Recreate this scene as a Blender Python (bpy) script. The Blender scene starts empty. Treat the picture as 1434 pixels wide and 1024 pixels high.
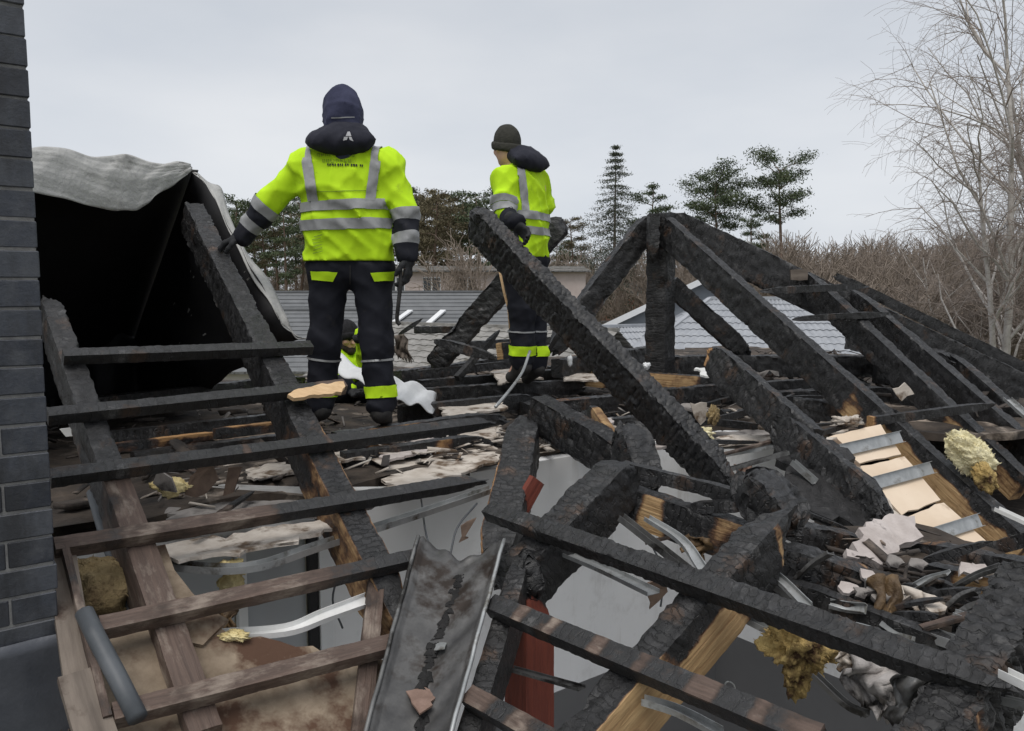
import bpy, bmesh, math, random
import numpy as np
from mathutils import Vector, Matrix
from mathutils.bvhtree import BVHTree

sc = bpy.context.scene
COL = sc.collection
# ------------------------------------------------------------------ camera
CAMZ = 6.5
PITCH = math.atan(112 / 1150)
cam_d = bpy.data.cameras.new('camera')
cam = bpy.data.objects.new('camera', cam_d)
COL.objects.link(cam)
cam.location = (0, 0, CAMZ)
cam.rotation_euler = (math.pi / 2 - PITCH, 0, 0)
cam_d.sensor_width = 36
cam_d.lens = 1150 / 1434 * 36
cam_d.clip_start = 0.05
cam_d.clip_end = 3000
sc.camera = cam
# ------------------------------------------------------------------ sky, sun, exposure
SUN_EL, SUN_AZ = math.radians(66), math.radians(200)      # azimuth clockwise from +Y
world = bpy.data.worlds.new('World')
sc.world = world
world.use_nodes = True
nt = world.node_tree
nt.nodes.clear()
wo = nt.nodes.new('ShaderNodeOutputWorld')
bg = nt.nodes.new('ShaderNodeBackground')
sky = nt.nodes.new('ShaderNodeTexSky')
sky.sky_type = 'NISHITA'
sky.sun_disc = False
sky.sun_elevation = SUN_EL
sky.sun_rotation = SUN_AZ
sky.dust_density = 3
tc = nt.nodes.new('ShaderNodeTexCoord')
mp = nt.nodes.new('ShaderNodeMapping')
mp.inputs['Scale'].default_value = (1.2, 1.2, 3.5)
nz = nt.nodes.new('ShaderNodeTexNoise')
nz.inputs['Scale'].default_value = 1.6
nz.inputs['Detail'].default_value = 5
nz.inputs['Roughness'].default_value = .5
cr = nt.nodes.new('ShaderNodeValToRGB')
cr.color_ramp.elements[0].position = .3
cr.color_ramp.elements[0].color = (.535, .572, .628, 1)
cr.color_ramp.elements[1].position = .72
cr.color_ramp.elements[1].color = (.70, .716, .742, 1)
sep = nt.nodes.new('ShaderNodeSeparateXYZ')
mr = nt.nodes.new('ShaderNodeMapRange')                    # cloud deck a little brighter towards the horizon
mr.inputs['From Min'].default_value = -.02
mr.inputs['From Max'].default_value = .30
mr.inputs['To Min'].default_value = 9.05
mr.inputs['To Max'].default_value = 7.75
vm = nt.nodes.new('ShaderNodeVectorMath'); vm.operation = 'SCALE'
mx = nt.nodes.new('ShaderNodeMix'); mx.data_type = 'RGBA'
mx.inputs[0].default_value = .93
nt.links.new(tc.outputs['Generated'], mp.inputs['Vector'])
nt.links.new(mp.outputs[0], nz.inputs['Vector'])
nt.links.new(nz.outputs['Fac'], cr.inputs[0])
nt.links.new(tc.outputs['Generated'], sep.inputs[0])
nt.links.new(sep.outputs['Z'], mr.inputs['Value'])
nt.links.new(cr.outputs[0], vm.inputs[0])
nt.links.new(mr.outputs[0], vm.inputs['Scale'])
nt.links.new(sky.outputs[0], mx.inputs[6])
nt.links.new(vm.outputs[0], mx.inputs[7])
nt.links.new(mx.outputs[2], bg.inputs['Color'])
bg.inputs['Strength'].default_value = .1
nt.links.new(bg.outputs[0], wo.inputs[0])
sun_d = bpy.data.lights.new('sun', 'SUN')
sun_d.energy = 1.5
sun_d.angle = math.radians(40)
sun_d.color = (1, .965, .92)
sun = bpy.data.objects.new('sun', sun_d)
COL.objects.link(sun)
_s = Vector((math.sin(SUN_AZ) * math.cos(SUN_EL), math.cos(SUN_AZ) * math.cos(SUN_EL), math.sin(SUN_EL)))
sun.rotation_euler = _s.to_track_quat('Z', 'Y').to_euler()
sun.location = _s * 40
sc.view_settings.view_transform = 'Standard'
sc.view_settings.look = 'None'
sc.view_settings.gamma = 1
sc.view_settings.use_curve_mapping = False
sc.view_settings.exposure = 0.48

# ------------------------------------------------------------------ sight lines and planes of the house
V3 = Vector
CAMP = V3((0, 0, CAMZ))
cp, sp_ = math.cos(PITCH), math.sin(PITCH)
def ray(px, py):
    a = (px - 717) / 1150; b = (512 - py) / 1150
    d = V3((a, cp + b * sp_, -sp_ + b * cp))
    return d / d.y
def D(px, py, d):                        # point seen at a picture position, d metres ahead
    return CAMP + ray(px, py) * d
U = V3((math.sin(math.radians(52.5)), math.cos(math.radians(52.5)), 0))    # along the eaves of the main roof
W = V3((-U.y, U.x, 0))                                                     # uphill on the main roof
NL = (V3((0, 0, 1)) - .6 * W).normalized()
NR = (V3((0, 0, 1)) - .6 * U).normalized()
PL0 = D(320, 345, 4.7)
PR0 = V3((-.2, 3.2, CAMZ - 1.014))
def onplane(px, py, p0, n, off):
    r = ray(px, py)
    t = (p0 + n * off - CAMP).dot(n) / r.dot(n)
    return CAMP + r * t
def L(px, py, off=0): return onplane(px, py, PL0, NL, off)     # main roof plane
def R(px, py, off=0): return onplane(px, py, PR0, NR, off)     # side wing roof plane
def Z(px, py, z): return onplane(px, py, V3((0, 0, CAMZ + z)), V3((0, 0, 1)), 0)

# ------------------------------------------------------------------ object helpers
WM = {}
def mesh(name, verts, faces, smooth=False, attrs=None, mats=None, midx=None):
    me = bpy.data.meshes.new(name)
    v = np.asarray(verts, dtype=np.float32).reshape(-1, 3)
    if isinstance(faces, np.ndarray) and faces.ndim == 2:
        n, k = faces.shape
        me.vertices.add(len(v)); me.vertices.foreach_set('co', v.ravel())
        me.loops.add(n * k); me.loops.foreach_set('vertex_index', faces.astype(np.int32).ravel())
        me.polygons.add(n); me.polygons.foreach_set('loop_start', np.arange(0, n * k, k, dtype=np.int32))
        me.update(calc_edges=True)
    else:
        me.from_pydata([tuple(map(float, p)) for p in v], [], [tuple(int(i) for i in f) for f in faces])
        me.update()
    if smooth and len(me.polygons):
        me.polygons.foreach_set('use_smooth', np.ones(len(me.polygons), dtype=bool))
    if attrs:
        for k_, a in attrs.items():
            at = me.attributes.new(k_, 'FLOAT', 'POINT')
            at.data.foreach_set('value', np.asarray(a, dtype=np.float32))
    for m in (mats or []):
        me.materials.append(m)
    if midx is not None:
        me.polygons.foreach_set('material_index', np.asarray(midx, dtype=np.int32))
    return me
def link(name, me, parent=None, M=None):
    o = bpy.data.objects.new(name, me)
    COL.objects.link(o)
    M = M or Matrix.Identity(4)
    WM[o] = M
    if parent is not None:
        o.parent = parent
        o.matrix_basis = WM[parent].inverted() @ M
    else:
        o.matrix_basis = M
    return o
def obj(name, verts, faces, mat, parent=None, smooth=False, attrs=None, M=None, origin=None, mats=None, midx=None):
    v = np.asarray(verts, dtype=np.float64).reshape(-1, 3)
    if M is None:
        c = V3(origin) if origin is not None else V3(v.mean(0))
        v = v - np.array(c)
        M = Matrix.Translation(c)
    return link(name, mesh(name, v, faces, smooth, attrs, mats or [mat], midx), parent, M)
def tag(o, label=None, cat=None, group=None, kind=None):
    if label: o['label'] = label
    if cat: o['category'] = cat
    if group: o['group'] = group
    if kind: o['kind'] = kind
    return o
def thing(name, label, cat, loc, group=None):
    o = link(name, None, None, Matrix.Translation(V3(loc)))
    o.empty_display_size = .1
    return tag(o, label, cat, group)

def hash2(i, j, s):
    x = np.sin(i * 127.1 + j * 311.7 + s * 74.7) * 43758.5453
    return x - np.floor(x)
def vor(x, y, s):                        # jittered-cell distances F1, F2 and the cell's random value
    xi, yi = np.floor(x), np.floor(y)
    f1 = np.full(x.shape, 9.); f2 = np.full(x.shape, 9.); cid = np.zeros(x.shape)
    for dx in (-1, 0, 1):
        for dy in (-1, 0, 1):
            a, b = xi + dx, yi + dy
            d = np.hypot(a + .27 + .46 * hash2(a, b, s) - x, b + .27 + .46 * hash2(a, b, s + 3.3) - y)
            c = hash2(a, b, s + 7.7)
            m = d < f1
            f2 = np.where(m, f1, np.minimum(f2, d))
            cid = np.where(m, c, cid)
            f1 = np.where(m, d, f1)
    return f1, f2, cid
def wob(p, seed, f=1., n=6):             # smooth noise, roughly -1..1
    r = np.random.RandomState(seed)
    o = np.zeros(len(p))
    for k in range(n):
        k3 = r.normal(size=3) * f * (1 + .35 * k)
        o += np.sin(p @ k3 + r.rand() * 6.28) / (1 + .3 * k)
    return o / 2.2
_seed = [11]
def ns():
    _seed[0] += 1
    return _seed[0]

def beam(name, p0, p1, w, h, mat, up=(0, 0, 1), parent=None, char=1., patch=(), rough=1., ends=(0, 0), res=.022,
         cell=(.042, .085), anchor='c', bow=0., taper=1., gd=1., rib=0.):
    """a timber from p0 to p1: w across, h along up. char = how far it burnt (0 raw .. 1 coal);
    patch = [(t0, t1, side, char)] with side in 'all','top','bot','l','r'; ends 1 = burnt to a stump, 0 = sawn."""
    p0, p1 = V3(p0), V3(p1); sd = ns()
    X = (p1 - p0); Ln = X.length; X.normalize()
    Zv = V3(up); Zv = (Zv - Zv.dot(X) * X).normalized(); Yv = Zv.cross(X)
    if anchor == 'top':
        p0 = p0 - Zv * h / 2; p1 = p1 - Zv * h / 2
    M = Matrix(((X.x, Yv.x, Zv.x, p0.x), (X.y, Yv.y, Zv.y, p0.y), (X.z, Yv.z, Zv.z, p0.z), (0, 0, 0, 1)))
    nr = max(4, int(Ln / res) + 1)
    nw = max(2, int(round(w / res))); nh = max(2, int(round(h / res)))
    per = [(-w / 2 + w * i / nw, h / 2) for i in range(nw)] + [(w / 2, h / 2 - h * i / nh) for i in range(nh)] + \
          [(w / 2 - w * i / nw, -h / 2) for i in range(nw)] + [(-w / 2, -h / 2 + h * i / nh) for i in range(nh)]
    per = np.array(per)[::-1]
    ex = 30 if rough < .7 else 16
    q = np.abs(per) / (np.array([w, h]) / 2)
    per = per * ((q ** ex).sum(1) ** (-1. / ex))[:, None]
    q = per / (np.array([w, h]) / 2)
    nrm = np.sign(q) * np.abs(q) ** (ex - 1) / (np.array([w, h]) / 2)
    nrm /= np.linalg.norm(nrm, axis=1)[:, None] + 1e-9
    npm = len(per)
    arc = np.concatenate([[0], np.cumsum(np.linalg.norm(np.diff(per, axis=0), axis=1))])
    t = np.linspace(0, Ln, nr)
    T, A = np.meshgrid(t, arc, indexing='ij')
    PY = np.broadcast_to(per[:, 0], T.shape); PZ_ = np.broadcast_to(per[:, 1], T.shape)
    NY = np.broadcast_to(nrm[:, 0], T.shape); NZ = np.broadcast_to(nrm[:, 1], T.shape)
    C = np.full(T.shape, float(char))
    f = T / Ln
    P3 = np.stack([T, PY, PZ_], -1).reshape(-1, 3)
    nse = wob(P3, sd + 500, 9.).reshape(T.shape)
    for (a, b, side, val) in patch:
        a = -.5 if a <= 0 else a; b = 1.5 if b >= 1 else b
        bl = min(.09, (b - a) * .45)
        m = np.clip((f + nse * bl * .5 - a) / bl, 0, 1) * np.clip((b - f + nse * bl * .5) / bl, 0, 1)
        if side == 'top': m = m * np.clip((NZ - .3) / .3, 0, 1)
        elif side == 'bot': m = m * np.clip((-NZ - .3) / .3, 0, 1)
        elif side == 'l': m = m * np.clip((NY - .3) / .3, 0, 1)
        elif side == 'llo': m = m * np.clip((NY - .3) / .3, 0, 1) * np.clip((.30 - PZ_ / h + nse * .10) / .18 * 1., 0, 1)
        elif side == 'rlo': m = m * np.clip((-NY - .3) / .3, 0, 1) * np.clip((.30 - PZ_ / h + nse * .10) / .18, 0, 1)
        elif side == 'r': m = m * np.clip((-NY - .3) / .3, 0, 1)
        C = C * (1 - m) + val * m
    f1, f2, cid = vor(T / cell[0] + .35 * np.sin(A / .03 + sd), A / cell[1] + .2 * np.sin(T / .06), sd % 97 + .37)
    low = wob(P3, sd, 7.).reshape(T.shape); mid = wob(P3, sd + 900, 24.).reshape(T.shape)
    hi = wob(P3, sd + 1300, 70.).reshape(T.shape)
    sz = min(w, h)
    dep = min(.008, sz * .07) * gd
    disp = C * rough * (-sz * .028 * (1 + low) - sz * .010 * mid - dep * np.exp(-((f2 - f1) / .17) ** 2) + dep * .9 * (cid - .5) + .0018 * hi)
    rb_ = np.random.RandomState(sd + 77)
    cor_ = [arc[0], arc[nw], arc[nw + nh], arc[2 * nw + nh]]
    if rough > .45:
        for k in range(int(Ln * (4 if rough > .7 else 2.2)) + 1):
            t0, c0_, rt = rb_.rand() * Ln, cor_[rb_.randint(4)], .02 + .06 * rb_.rand() ** 2
            dA = np.minimum(np.abs(A - c0_), arc[-1] + res - np.abs(A - c0_))
            disp = disp - C * sz * (.05 + .13 * rb_.rand() ** 2) * np.exp(-((T - t0) / rt) ** 2 - (dA / (sz * .3)) ** 2)
        for k in range(int(Ln * 1.6)):                # long checks along the grain
            t0, a0, ln = rb_.rand() * Ln, rb_.rand() * arc[-1], .10 + .25 * rb_.rand()
            disp = disp - C * .007 * np.clip(1 - np.abs(A - a0 - .02 * (T - t0)) / (res * .75), 0, 1) * np.clip(1 - np.abs(T - t0) / ln, 0, 1)
    if rib:
        ph = T / .052 + A * 3.5 + .35 * mid + .5 * low
        disp = disp - rib * C * np.clip(np.abs(NY) + .35, 0, 1) * np.clip(1 - np.abs((ph - np.floor(ph)) - .5) / .22, 0, 1)
    disp = disp + (1 - C) * .0012 * hi
    S = np.ones(T.shape)
    jit = np.zeros(T.shape)
    for e, dist in ((0, T), (1, Ln - T)):
        if ends[e]:
            rr = min(.22, Ln * .3) * ends[e]
            k = np.clip(dist / rr, 0, 1)
            S = S * (.25 + .75 * np.sqrt(k)) * (1 + .22 * (1 - k) * mid)
            jit += (1 if e == 0 else -1) * (1 - k) * rr * .35 * (nse + .3 * hi)
    S = S * (1 + (taper - 1) * f)
    y = PY * S + NY * disp
    z = PZ_ * S + NZ * disp + bow * (1 - (2 * f - 1) ** 2)
    if rough > .3:
        y = y + .02 * sz * np.sin(T * 3.1 + sd); z = z + .02 * sz * np.sin(T * 2.3 + sd * 2)
    v = np.stack([T + jit, y, z], -1).reshape(-1, 3)
    idx = np.arange(nr * npm).reshape(nr, npm)
    a = idx[:-1]; b = idx[1:]
    quads = np.stack([a, b, np.roll(b, -1, 1), np.roll(a, -1, 1)], -1).reshape(-1, 4)
    c0, c1 = len(v), len(v) + 1
    v = np.vstack([v, v[idx[0]].mean(0) + [.3 * sz * (.3 if ends[0] else 0), 0, 0], v[idx[-1]].mean(0) - [.3 * sz * (.3 if ends[1] else 0), 0, 0]])
    caps0 = np.stack([np.full(npm, c0), idx[0], np.roll(idx[0], -1), np.full(npm, c0)], -1)
    caps1 = np.stack([np.full(npm, c1), np.roll(idx[-1], -1), idx[-1], np.full(npm, c1)], -1)
    faces = [tuple(r) for r in ()]
    tri = np.vstack([caps0[:, :3], caps1[:, :3]])
    q1 = quads[:, [0, 1, 2]]; q2 = quads[:, [0, 2, 3]]
    F = np.vstack([q1, q2, tri])
    Cf = np.concatenate([C.ravel(), [C[0].mean(), C[-1].mean()]])
    o = obj(name, v, F, mat, parent, smooth=True, attrs={'char': Cf}, M=M)
    o.data.set_sharp_from_angle(angle=math.radians(48))
    return o

def box(name, p0, p1, w, h, mat, up=(0, 0, 1), parent=None, bev=.0):
    """plain straight bar with chamfered edges"""
    p0, p1 = V3(p0), V3(p1)
    X = (p1 - p0); Ln = X.length; X.normalize()
    Zv = V3(up); Zv = (Zv - Zv.dot(X) * X).normalized(); Yv = Zv.cross(X)
    M = Matrix(((X.x, Yv.x, Zv.x, p0.x), (X.y, Yv.y, Zv.y, p0.y), (X.z, Yv.z, Zv.z, p0.z), (0, 0, 0, 1)))
    v, f = boxvf((0, -w / 2, -h / 2), (Ln, w / 2, h / 2), bev)
    return obj(name, v, f, mat, parent, M=M)
def boxvf(lo, hi, bev=0.):
    bm = bmesh.new()
    bmesh.ops.create_cube(bm, size=1)
    for q in bm.verts:
        q.co = V3([lo[i] + (q.co[i] + .5) * (hi[i] - lo[i]) for i in range(3)])
    if bev:
        bmesh.ops.bevel(bm, geom=bm.edges[:], offset=bev, segments=1, affect='EDGES')
    bm.verts.index_update()
    v = [tuple(q.co) for q in bm.verts]; f = [[q.index for q in p.verts] for p in bm.faces]
    bm.free()
    return v, f

def slab(name, pts, th, mat, parent=None, jag=.015, step=.05, warp=0., n=None, attrs=None):
    """a sheet of material with torn edges; pts = outline in 3-D (roughly flat)"""
    sd = ns(); r = np.random.RandomState(sd)
    pts = [np.array(p) for p in pts]
    c = sum(pts) / len(pts)
    nn = np.zeros(3)
    for i in range(len(pts)):
        nn += np.cross(pts[i] - c, pts[(i + 1) % len(pts)] - c)
    nn /= np.linalg.norm(nn)
    if np.dot(nn, np.array(CAMP) - c) < 0:
        nn = -nn; pts = pts[::-1]
    out = []
    for i in range(len(pts)):
        a, b = pts[i], pts[(i + 1) % len(pts)]
        m = max(1, int(np.linalg.norm(b - a) / step))
        e = b - a; side = np.cross(nn, e); side /= np.linalg.norm(side) + 1e-9
        for k in range(m):
            out.append(a + e * k / m + side * r.normal() * jag * (0 if k == 0 and jag < .004 else 1))
    out = np.array(out)
    # fill as a grid of inner points for warp
    bm = bmesh.new()
    vs = [bm.verts.new(p) for p in out]
    fc = bm.faces.new(vs)
    bmesh.ops.triangulate(bm, faces=[fc])
    if warp:
        for _ in range(3):
            ed = [e for e in bm.edges if e.calc_length() > step * 2.5]
            if not ed: break
            bmesh.ops.subdivide_edges(bm, edges=ed, cuts=1)
            bmesh.ops.triangulate(bm, faces=[f for f in bm.faces if len(f.verts) > 3])
        P = np.array([v.co for v in bm.verts])
        d = wob(P, sd, 9.) * warp + wob(P, sd + 1, 25.) * warp * .4
        for v, q in zip(bm.verts, d): v.co += V3(nn) * q
    ret = bmesh.ops.extrude_face_region(bm, geom=bm.faces[:])
    for g in ret['geom']:
        if isinstance(g, bmesh.types.BMVert): g.co -= V3(nn) * th
    bmesh.ops.recalc_face_normals(bm, faces=bm.faces[:])
    bm.verts.index_update()
    v = [tuple(q.co) for q in bm.verts]; f = [[q.index for q in p.verts] for p in bm.faces]
    bm.free()
    return obj(name, v, f, mat, parent)

def grid_sheet(name, fn, nu, nv, mat, parent=None, th=.004, mats=None):
    """a cloth-like sheet: fn(u, v) -> point, given a real thickness"""
    P = np.array([[fn(i / (nu - 1), j / (nv - 1)) for j in range(nv)] for i in range(nu)], dtype=float)
    du = np.gradient(P, axis=0); dv = np.gradient(P, axis=1)
    N = np.cross(du, dv); N /= np.linalg.norm(N, axis=-1, keepdims=True) + 1e-9
    top = P.reshape(-1, 3); bot = (P - N * th).reshape(-1, 3); n = len(top)
    id_ = np.arange(n).reshape(nu, nv)
    q = np.stack([id_[:-1, :-1], id_[1:, :-1], id_[1:, 1:], id_[:-1, 1:]], -1).reshape(-1, 4)
    rim = np.concatenate([id_[:, 0], id_[-1, 1:], id_[-2::-1, -1], id_[0, -2:0:-1]])
    r2 = np.roll(rim, -1)
    sq = np.stack([rim, rim + n, r2 + n, r2], -1)
    F = np.vstack([q, q[:, ::-1] + n, sq])
    mi = np.concatenate([np.zeros(len(q)), np.ones(len(q)) if mats and len(mats) > 1 else np.zeros(len(q)), np.zeros(len(sq))])
    return obj(name, np.vstack([top, bot]), F, mat, parent, smooth=True, mats=mats, midx=mi)

def tubes(segs, n=5):
    """segs: array rows (p0xyz, p1xyz, r0, r1) -> verts, quads"""
    s = np.asarray(segs, dtype=float)
    a, b, r0, r1 = s[:, :3], s[:, 3:6], s[:, 6], s[:, 7]
    d = b - a; d /= np.linalg.norm(d, axis=1, keepdims=True) + 1e-9
    ref = np.where(np.abs(d[:, 2:3]) > .9, [[1., 0, 0]], [[0, 0, 1.]])
    x = np.cross(d, ref); x /= np.linalg.norm(x, axis=1, keepdims=True) + 1e-9
    y = np.cross(d, x)
    an = np.arange(n) * 2 * math.pi / n
    ring = np.cos(an)[None, :, None] * x[:, None] + np.sin(an)[None, :, None] * y[:, None]
    va = a[:, None] + ring * r0[:, None, None]; vb = b[:, None] + ring * r1[:, None, None]
    v = np.concatenate([va, vb], 1).reshape(-1, 3)
    k = np.arange(n)
    q = np.stack([k, (k + 1) % n, (k + 1) % n + n, k + n], -1)
    F = (np.arange(len(s)) * 2 * n)[:, None, None] + q[None]
    return v, F.reshape(-1, 4)
def polytube(name, pts, r, mat, parent=None, n=10, r1=None):
    """smooth continuous pipe through points"""
    P = np.array([tuple(p) for p in pts], dtype=float)
    m = len(P); rr = np.linspace(r, r if r1 is None else r1, m)
    tg = np.gradient(P, axis=0); tg /= np.linalg.norm(tg, axis=1, keepdims=True)
    ref = np.array([0, 0, 1.]) if abs(tg[0, 2]) < .9 else np.array([1., 0, 0])
    x = np.cross(tg, ref); x /= np.linalg.norm(x, axis=1, keepdims=True); y = np.cross(tg, x)
    an = np.arange(n) * 2 * math.pi / n
    v = P[:, None] + rr[:, None, None] * (np.cos(an)[None, :, None] * x[:, None] + np.sin(an)[None, :, None] * y[:, None])
    id_ = np.arange(m * n).reshape(m, n)
    q = np.stack([id_[:-1], np.roll(id_[:-1], -1, 1), np.roll(id_[1:], -1, 1), id_[1:]], -1).reshape(-1, 4)
    F = [tuple(f) for f in q] + [tuple(id_[0][::-1]), tuple(id_[-1])]
    return obj(name, v.reshape(-1, 3), F, mat, parent, smooth=True)
def curve_pts(ctrl, n):
    """Catmull-Rom through control points"""
    c = [V3(p) for p in ctrl]; c = [c[0] * 2 - c[1]] + c + [c[-1] * 2 - c[-2]]
    out = []
    for i in range(1, len(c) - 2):
        for k in range(n):
            t = k / n; a, b, d, e = c[i - 1], c[i], c[i + 1], c[i + 2]
            out.append(.5 * ((2 * b) + (d - a) * t + (2 * a - 5 * b + 4 * d - e) * t * t + (3 * b - a - 3 * d + e) * t ** 3))
    out.append(c[-2])
    return out
def channel(name, ctrl, w, h, mat, parent=None, up=(0, 0, 1), n=6, th=.002, twist=0.):
    """folded sheet-metal U profile along a path"""
    P = curve_pts(ctrl, n) if len(ctrl) > 2 else [V3(ctrl[0]).lerp(V3(ctrl[1]), i / n) for i in range(n + 1)]
    sec = [(-w / 2, h), (-w / 2, 0), (w / 2, 0), (w / 2, h), (w / 2 - th, h), (w / 2 - th, th), (-w / 2 + th, th), (-w / 2 + th, h)]
    v = []
    m = len(P)
    for i, p in enumerate(P):
        t = (P[min(i + 1, m - 1)] - P[max(i - 1, 0)]).normalized()
        z = V3(up); z = (z - z.dot(t) * t).normalized(); y = z.cross(t)
        a = twist * i / m; y, z = y * math.cos(a) + z * math.sin(a), z * math.cos(a) - y * math.sin(a)
        v += [p + y * q[0] + z * q[1] for q in sec]
    k = len(sec); F = []
    for i in range(m - 1):
        for j in range(k):
            F.append((i * k + j, i * k + (j + 1) % k, (i + 1) * k + (j + 1) % k, (i + 1) * k + j))
    F += [(0, 1, 6, 7), (1, 2, 5, 6), (2, 3, 4, 5)]
    b = (m - 1) * k
    F += [(b + 7, b + 6, b + 1, b), (b + 6, b + 5, b + 2, b + 1), (b + 5, b + 4, b + 3, b + 2)]
    return obj(name, v, F, mat, parent)
def blob(name, c, r, mat, parent=None, sq=(1, 1, 1), amp=.25, f=6., sub=4, rot=0., fib=0):
    """a torn lump of soft material"""
    sd = ns()
    bm = bmesh.new(); bmesh.ops.create_icosphere(bm, subdivisions=sub, radius=1)
    bm.verts.index_update()
    P = np.array([v.co for v in bm.verts]); F = np.array([[v.index for v in f_.verts] for f_ in bm.faces]); bm.free()
    k = 1 + amp * wob(P, sd, f * .35) + amp * .6 * wob(P, sd + 1, f) + amp * .35 * wob(P, sd + 2, f * 3)
    P = P * k[:, None] * np.array(sq)
    ca, sa = math.cos(rot), math.sin(rot)
    P = np.stack([P[:, 0] * ca - P[:, 2] * sa, P[:, 1], P[:, 0] * sa + P[:, 2] * ca], -1)
    P = P * r
    if fib:                                  # frayed fibres standing off the lump
        rs = np.random.RandomState(sd); pick = rs.randint(0, len(P), fib)
        a = P[pick]; n_ = a / (np.linalg.norm(a, axis=1, keepdims=True) + 1e-9)
        d = n_ * .5 + rs.normal(size=(fib, 3)) * .6; d /= np.linalg.norm(d, axis=1, keepdims=True)
        s_ = np.cross(d, rs.normal(size=(fib, 3))); s_ /= np.linalg.norm(s_, axis=1, keepdims=True)
        ln = (.05 + .11 * rs.rand(fib, 1)) * r; w_ = .012 * r + .001
        q = np.stack([a - s_ * w_, a + s_ * w_, a + d * ln + s_ * w_ * .3], 1).reshape(-1, 3)
        F = np.vstack([F, np.arange(3 * fib).reshape(-1, 3) + len(P)]); P = np.vstack([P, q])
    return obj(name, P, F, mat, parent, smooth=True, M=Matrix.Translation(V3(c)))

# ------------------------------------------------------------------ materials
class NT:
    def __init__(s, name):
        s.m = bpy.data.materials.new(name); s.m.use_nodes = True
        s.t = s.m.node_tree; s.b = s.t.nodes['Principled BSDF']; s.tc = None
    def n(s, typ, **kw):
        o = s.t.nodes.new(typ)
        for k, v in kw.items(): setattr(o, k, v)
        return o
    def l(s, a, b): s.t.links.new(a, b)
    def co(s, scale=(1, 1, 1)):
        if s.tc is None: s.tc = s.n('ShaderNodeTexCoord')
        m = s.n('ShaderNodeMapping'); m.inputs['Scale'].default_value = scale
        s.l(s.tc.outputs['Object'], m.inputs[0]); return m.outputs[0]
    def noise(s, sc_, det=4, rough=.55, scale=(1, 1, 1), dist=0.):
        o = s.n('ShaderNodeTexNoise'); o.inputs['Scale'].default_value = sc_; o.inputs['Detail'].default_value = det
        o.inputs['Roughness'].default_value = rough; o.inputs['Distortion'].default_value = dist
        s.l(s.co(scale), o.inputs['Vector']); return o.outputs['Fac']
    def ramp(s, fac, stops):
        o = s.n('ShaderNodeValToRGB'); e = o.color_ramp.elements
        while len(e) < len(stops): e.new(.5)
        for q, (p, c) in zip(e, stops):
            q.position = p; q.color = (*c, 1) if len(c) == 3 else c
        s.l(fac, o.inputs[0]); return o.outputs[0]
    def math(s, op, a, b=None, clamp=False):
        o = s.n('ShaderNodeMath', operation=op, use_clamp=clamp)
        for i, x in enumerate((a, b)):
            if x is None: continue
            if isinstance(x, (int, float)): o.inputs[i].default_value = x
            else: s.l(x, o.inputs[i])
        return o.outputs[0]
    def mix(s, fac, a, b):
        o = s.n('ShaderNodeMix', data_type='RGBA')
        for i, x in ((0, fac), (6, a), (7, b)):
            if isinstance(x, (int, float)): o.inputs[i].default_value = x
            elif isinstance(x, tuple): o.inputs[i].default_value = (*x, 1)
            else: s.l(x, o.inputs[i])
        return o.outputs[2]
    def bump(s, h, st=.4, d=.01):
        o = s.n('ShaderNodeBump'); o.inputs['Strength'].default_value = st; o.inputs['Distance'].default_value = d
        s.l(h, o.inputs['Height']); s.l(o.outputs[0], s.b.inputs['Normal'])
    def set(s, **kw):
        nm = dict(c='Base Color', r='Roughness', m='Metallic', sp='Specular IOR Level', sheen='Sheen Weight', tr='Transmission Weight', a='Alpha', coat='Coat Weight')
        for k, v in kw.items():
            i = s.b.inputs[nm[k]]
            if isinstance(v, tuple): i.default_value = (*v, 1)
            elif isinstance(v, (int, float)): i.default_value = v
            else: s.l(v, i)
        return s.m

def simple(name, c0, c1, sc_=8., r=.7, bump=.2, bd=.004, m=0., scale=(1, 1, 1), sp=.4, spots=None):
    t = NT(name)
    f = t.noise(sc_, 6, .6, scale)
    col = t.ramp(f, [(.3, c0), (.7, c1)])
    if spots:                                  # dirt: (colour, scale, threshold)
        g = t.noise(spots[1], 5, .65)
        k = t.ramp(g, [(spots[2], (0, 0, 0)), (spots[2] + .12, (1, 1, 1))])
        col = t.mix(k, col, spots[0])
    t.bump(t.noise(sc_ * 5, 4, .6, scale), bump, bd)
    return t.set(c=col, r=r, m=m, sp=sp)

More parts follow.
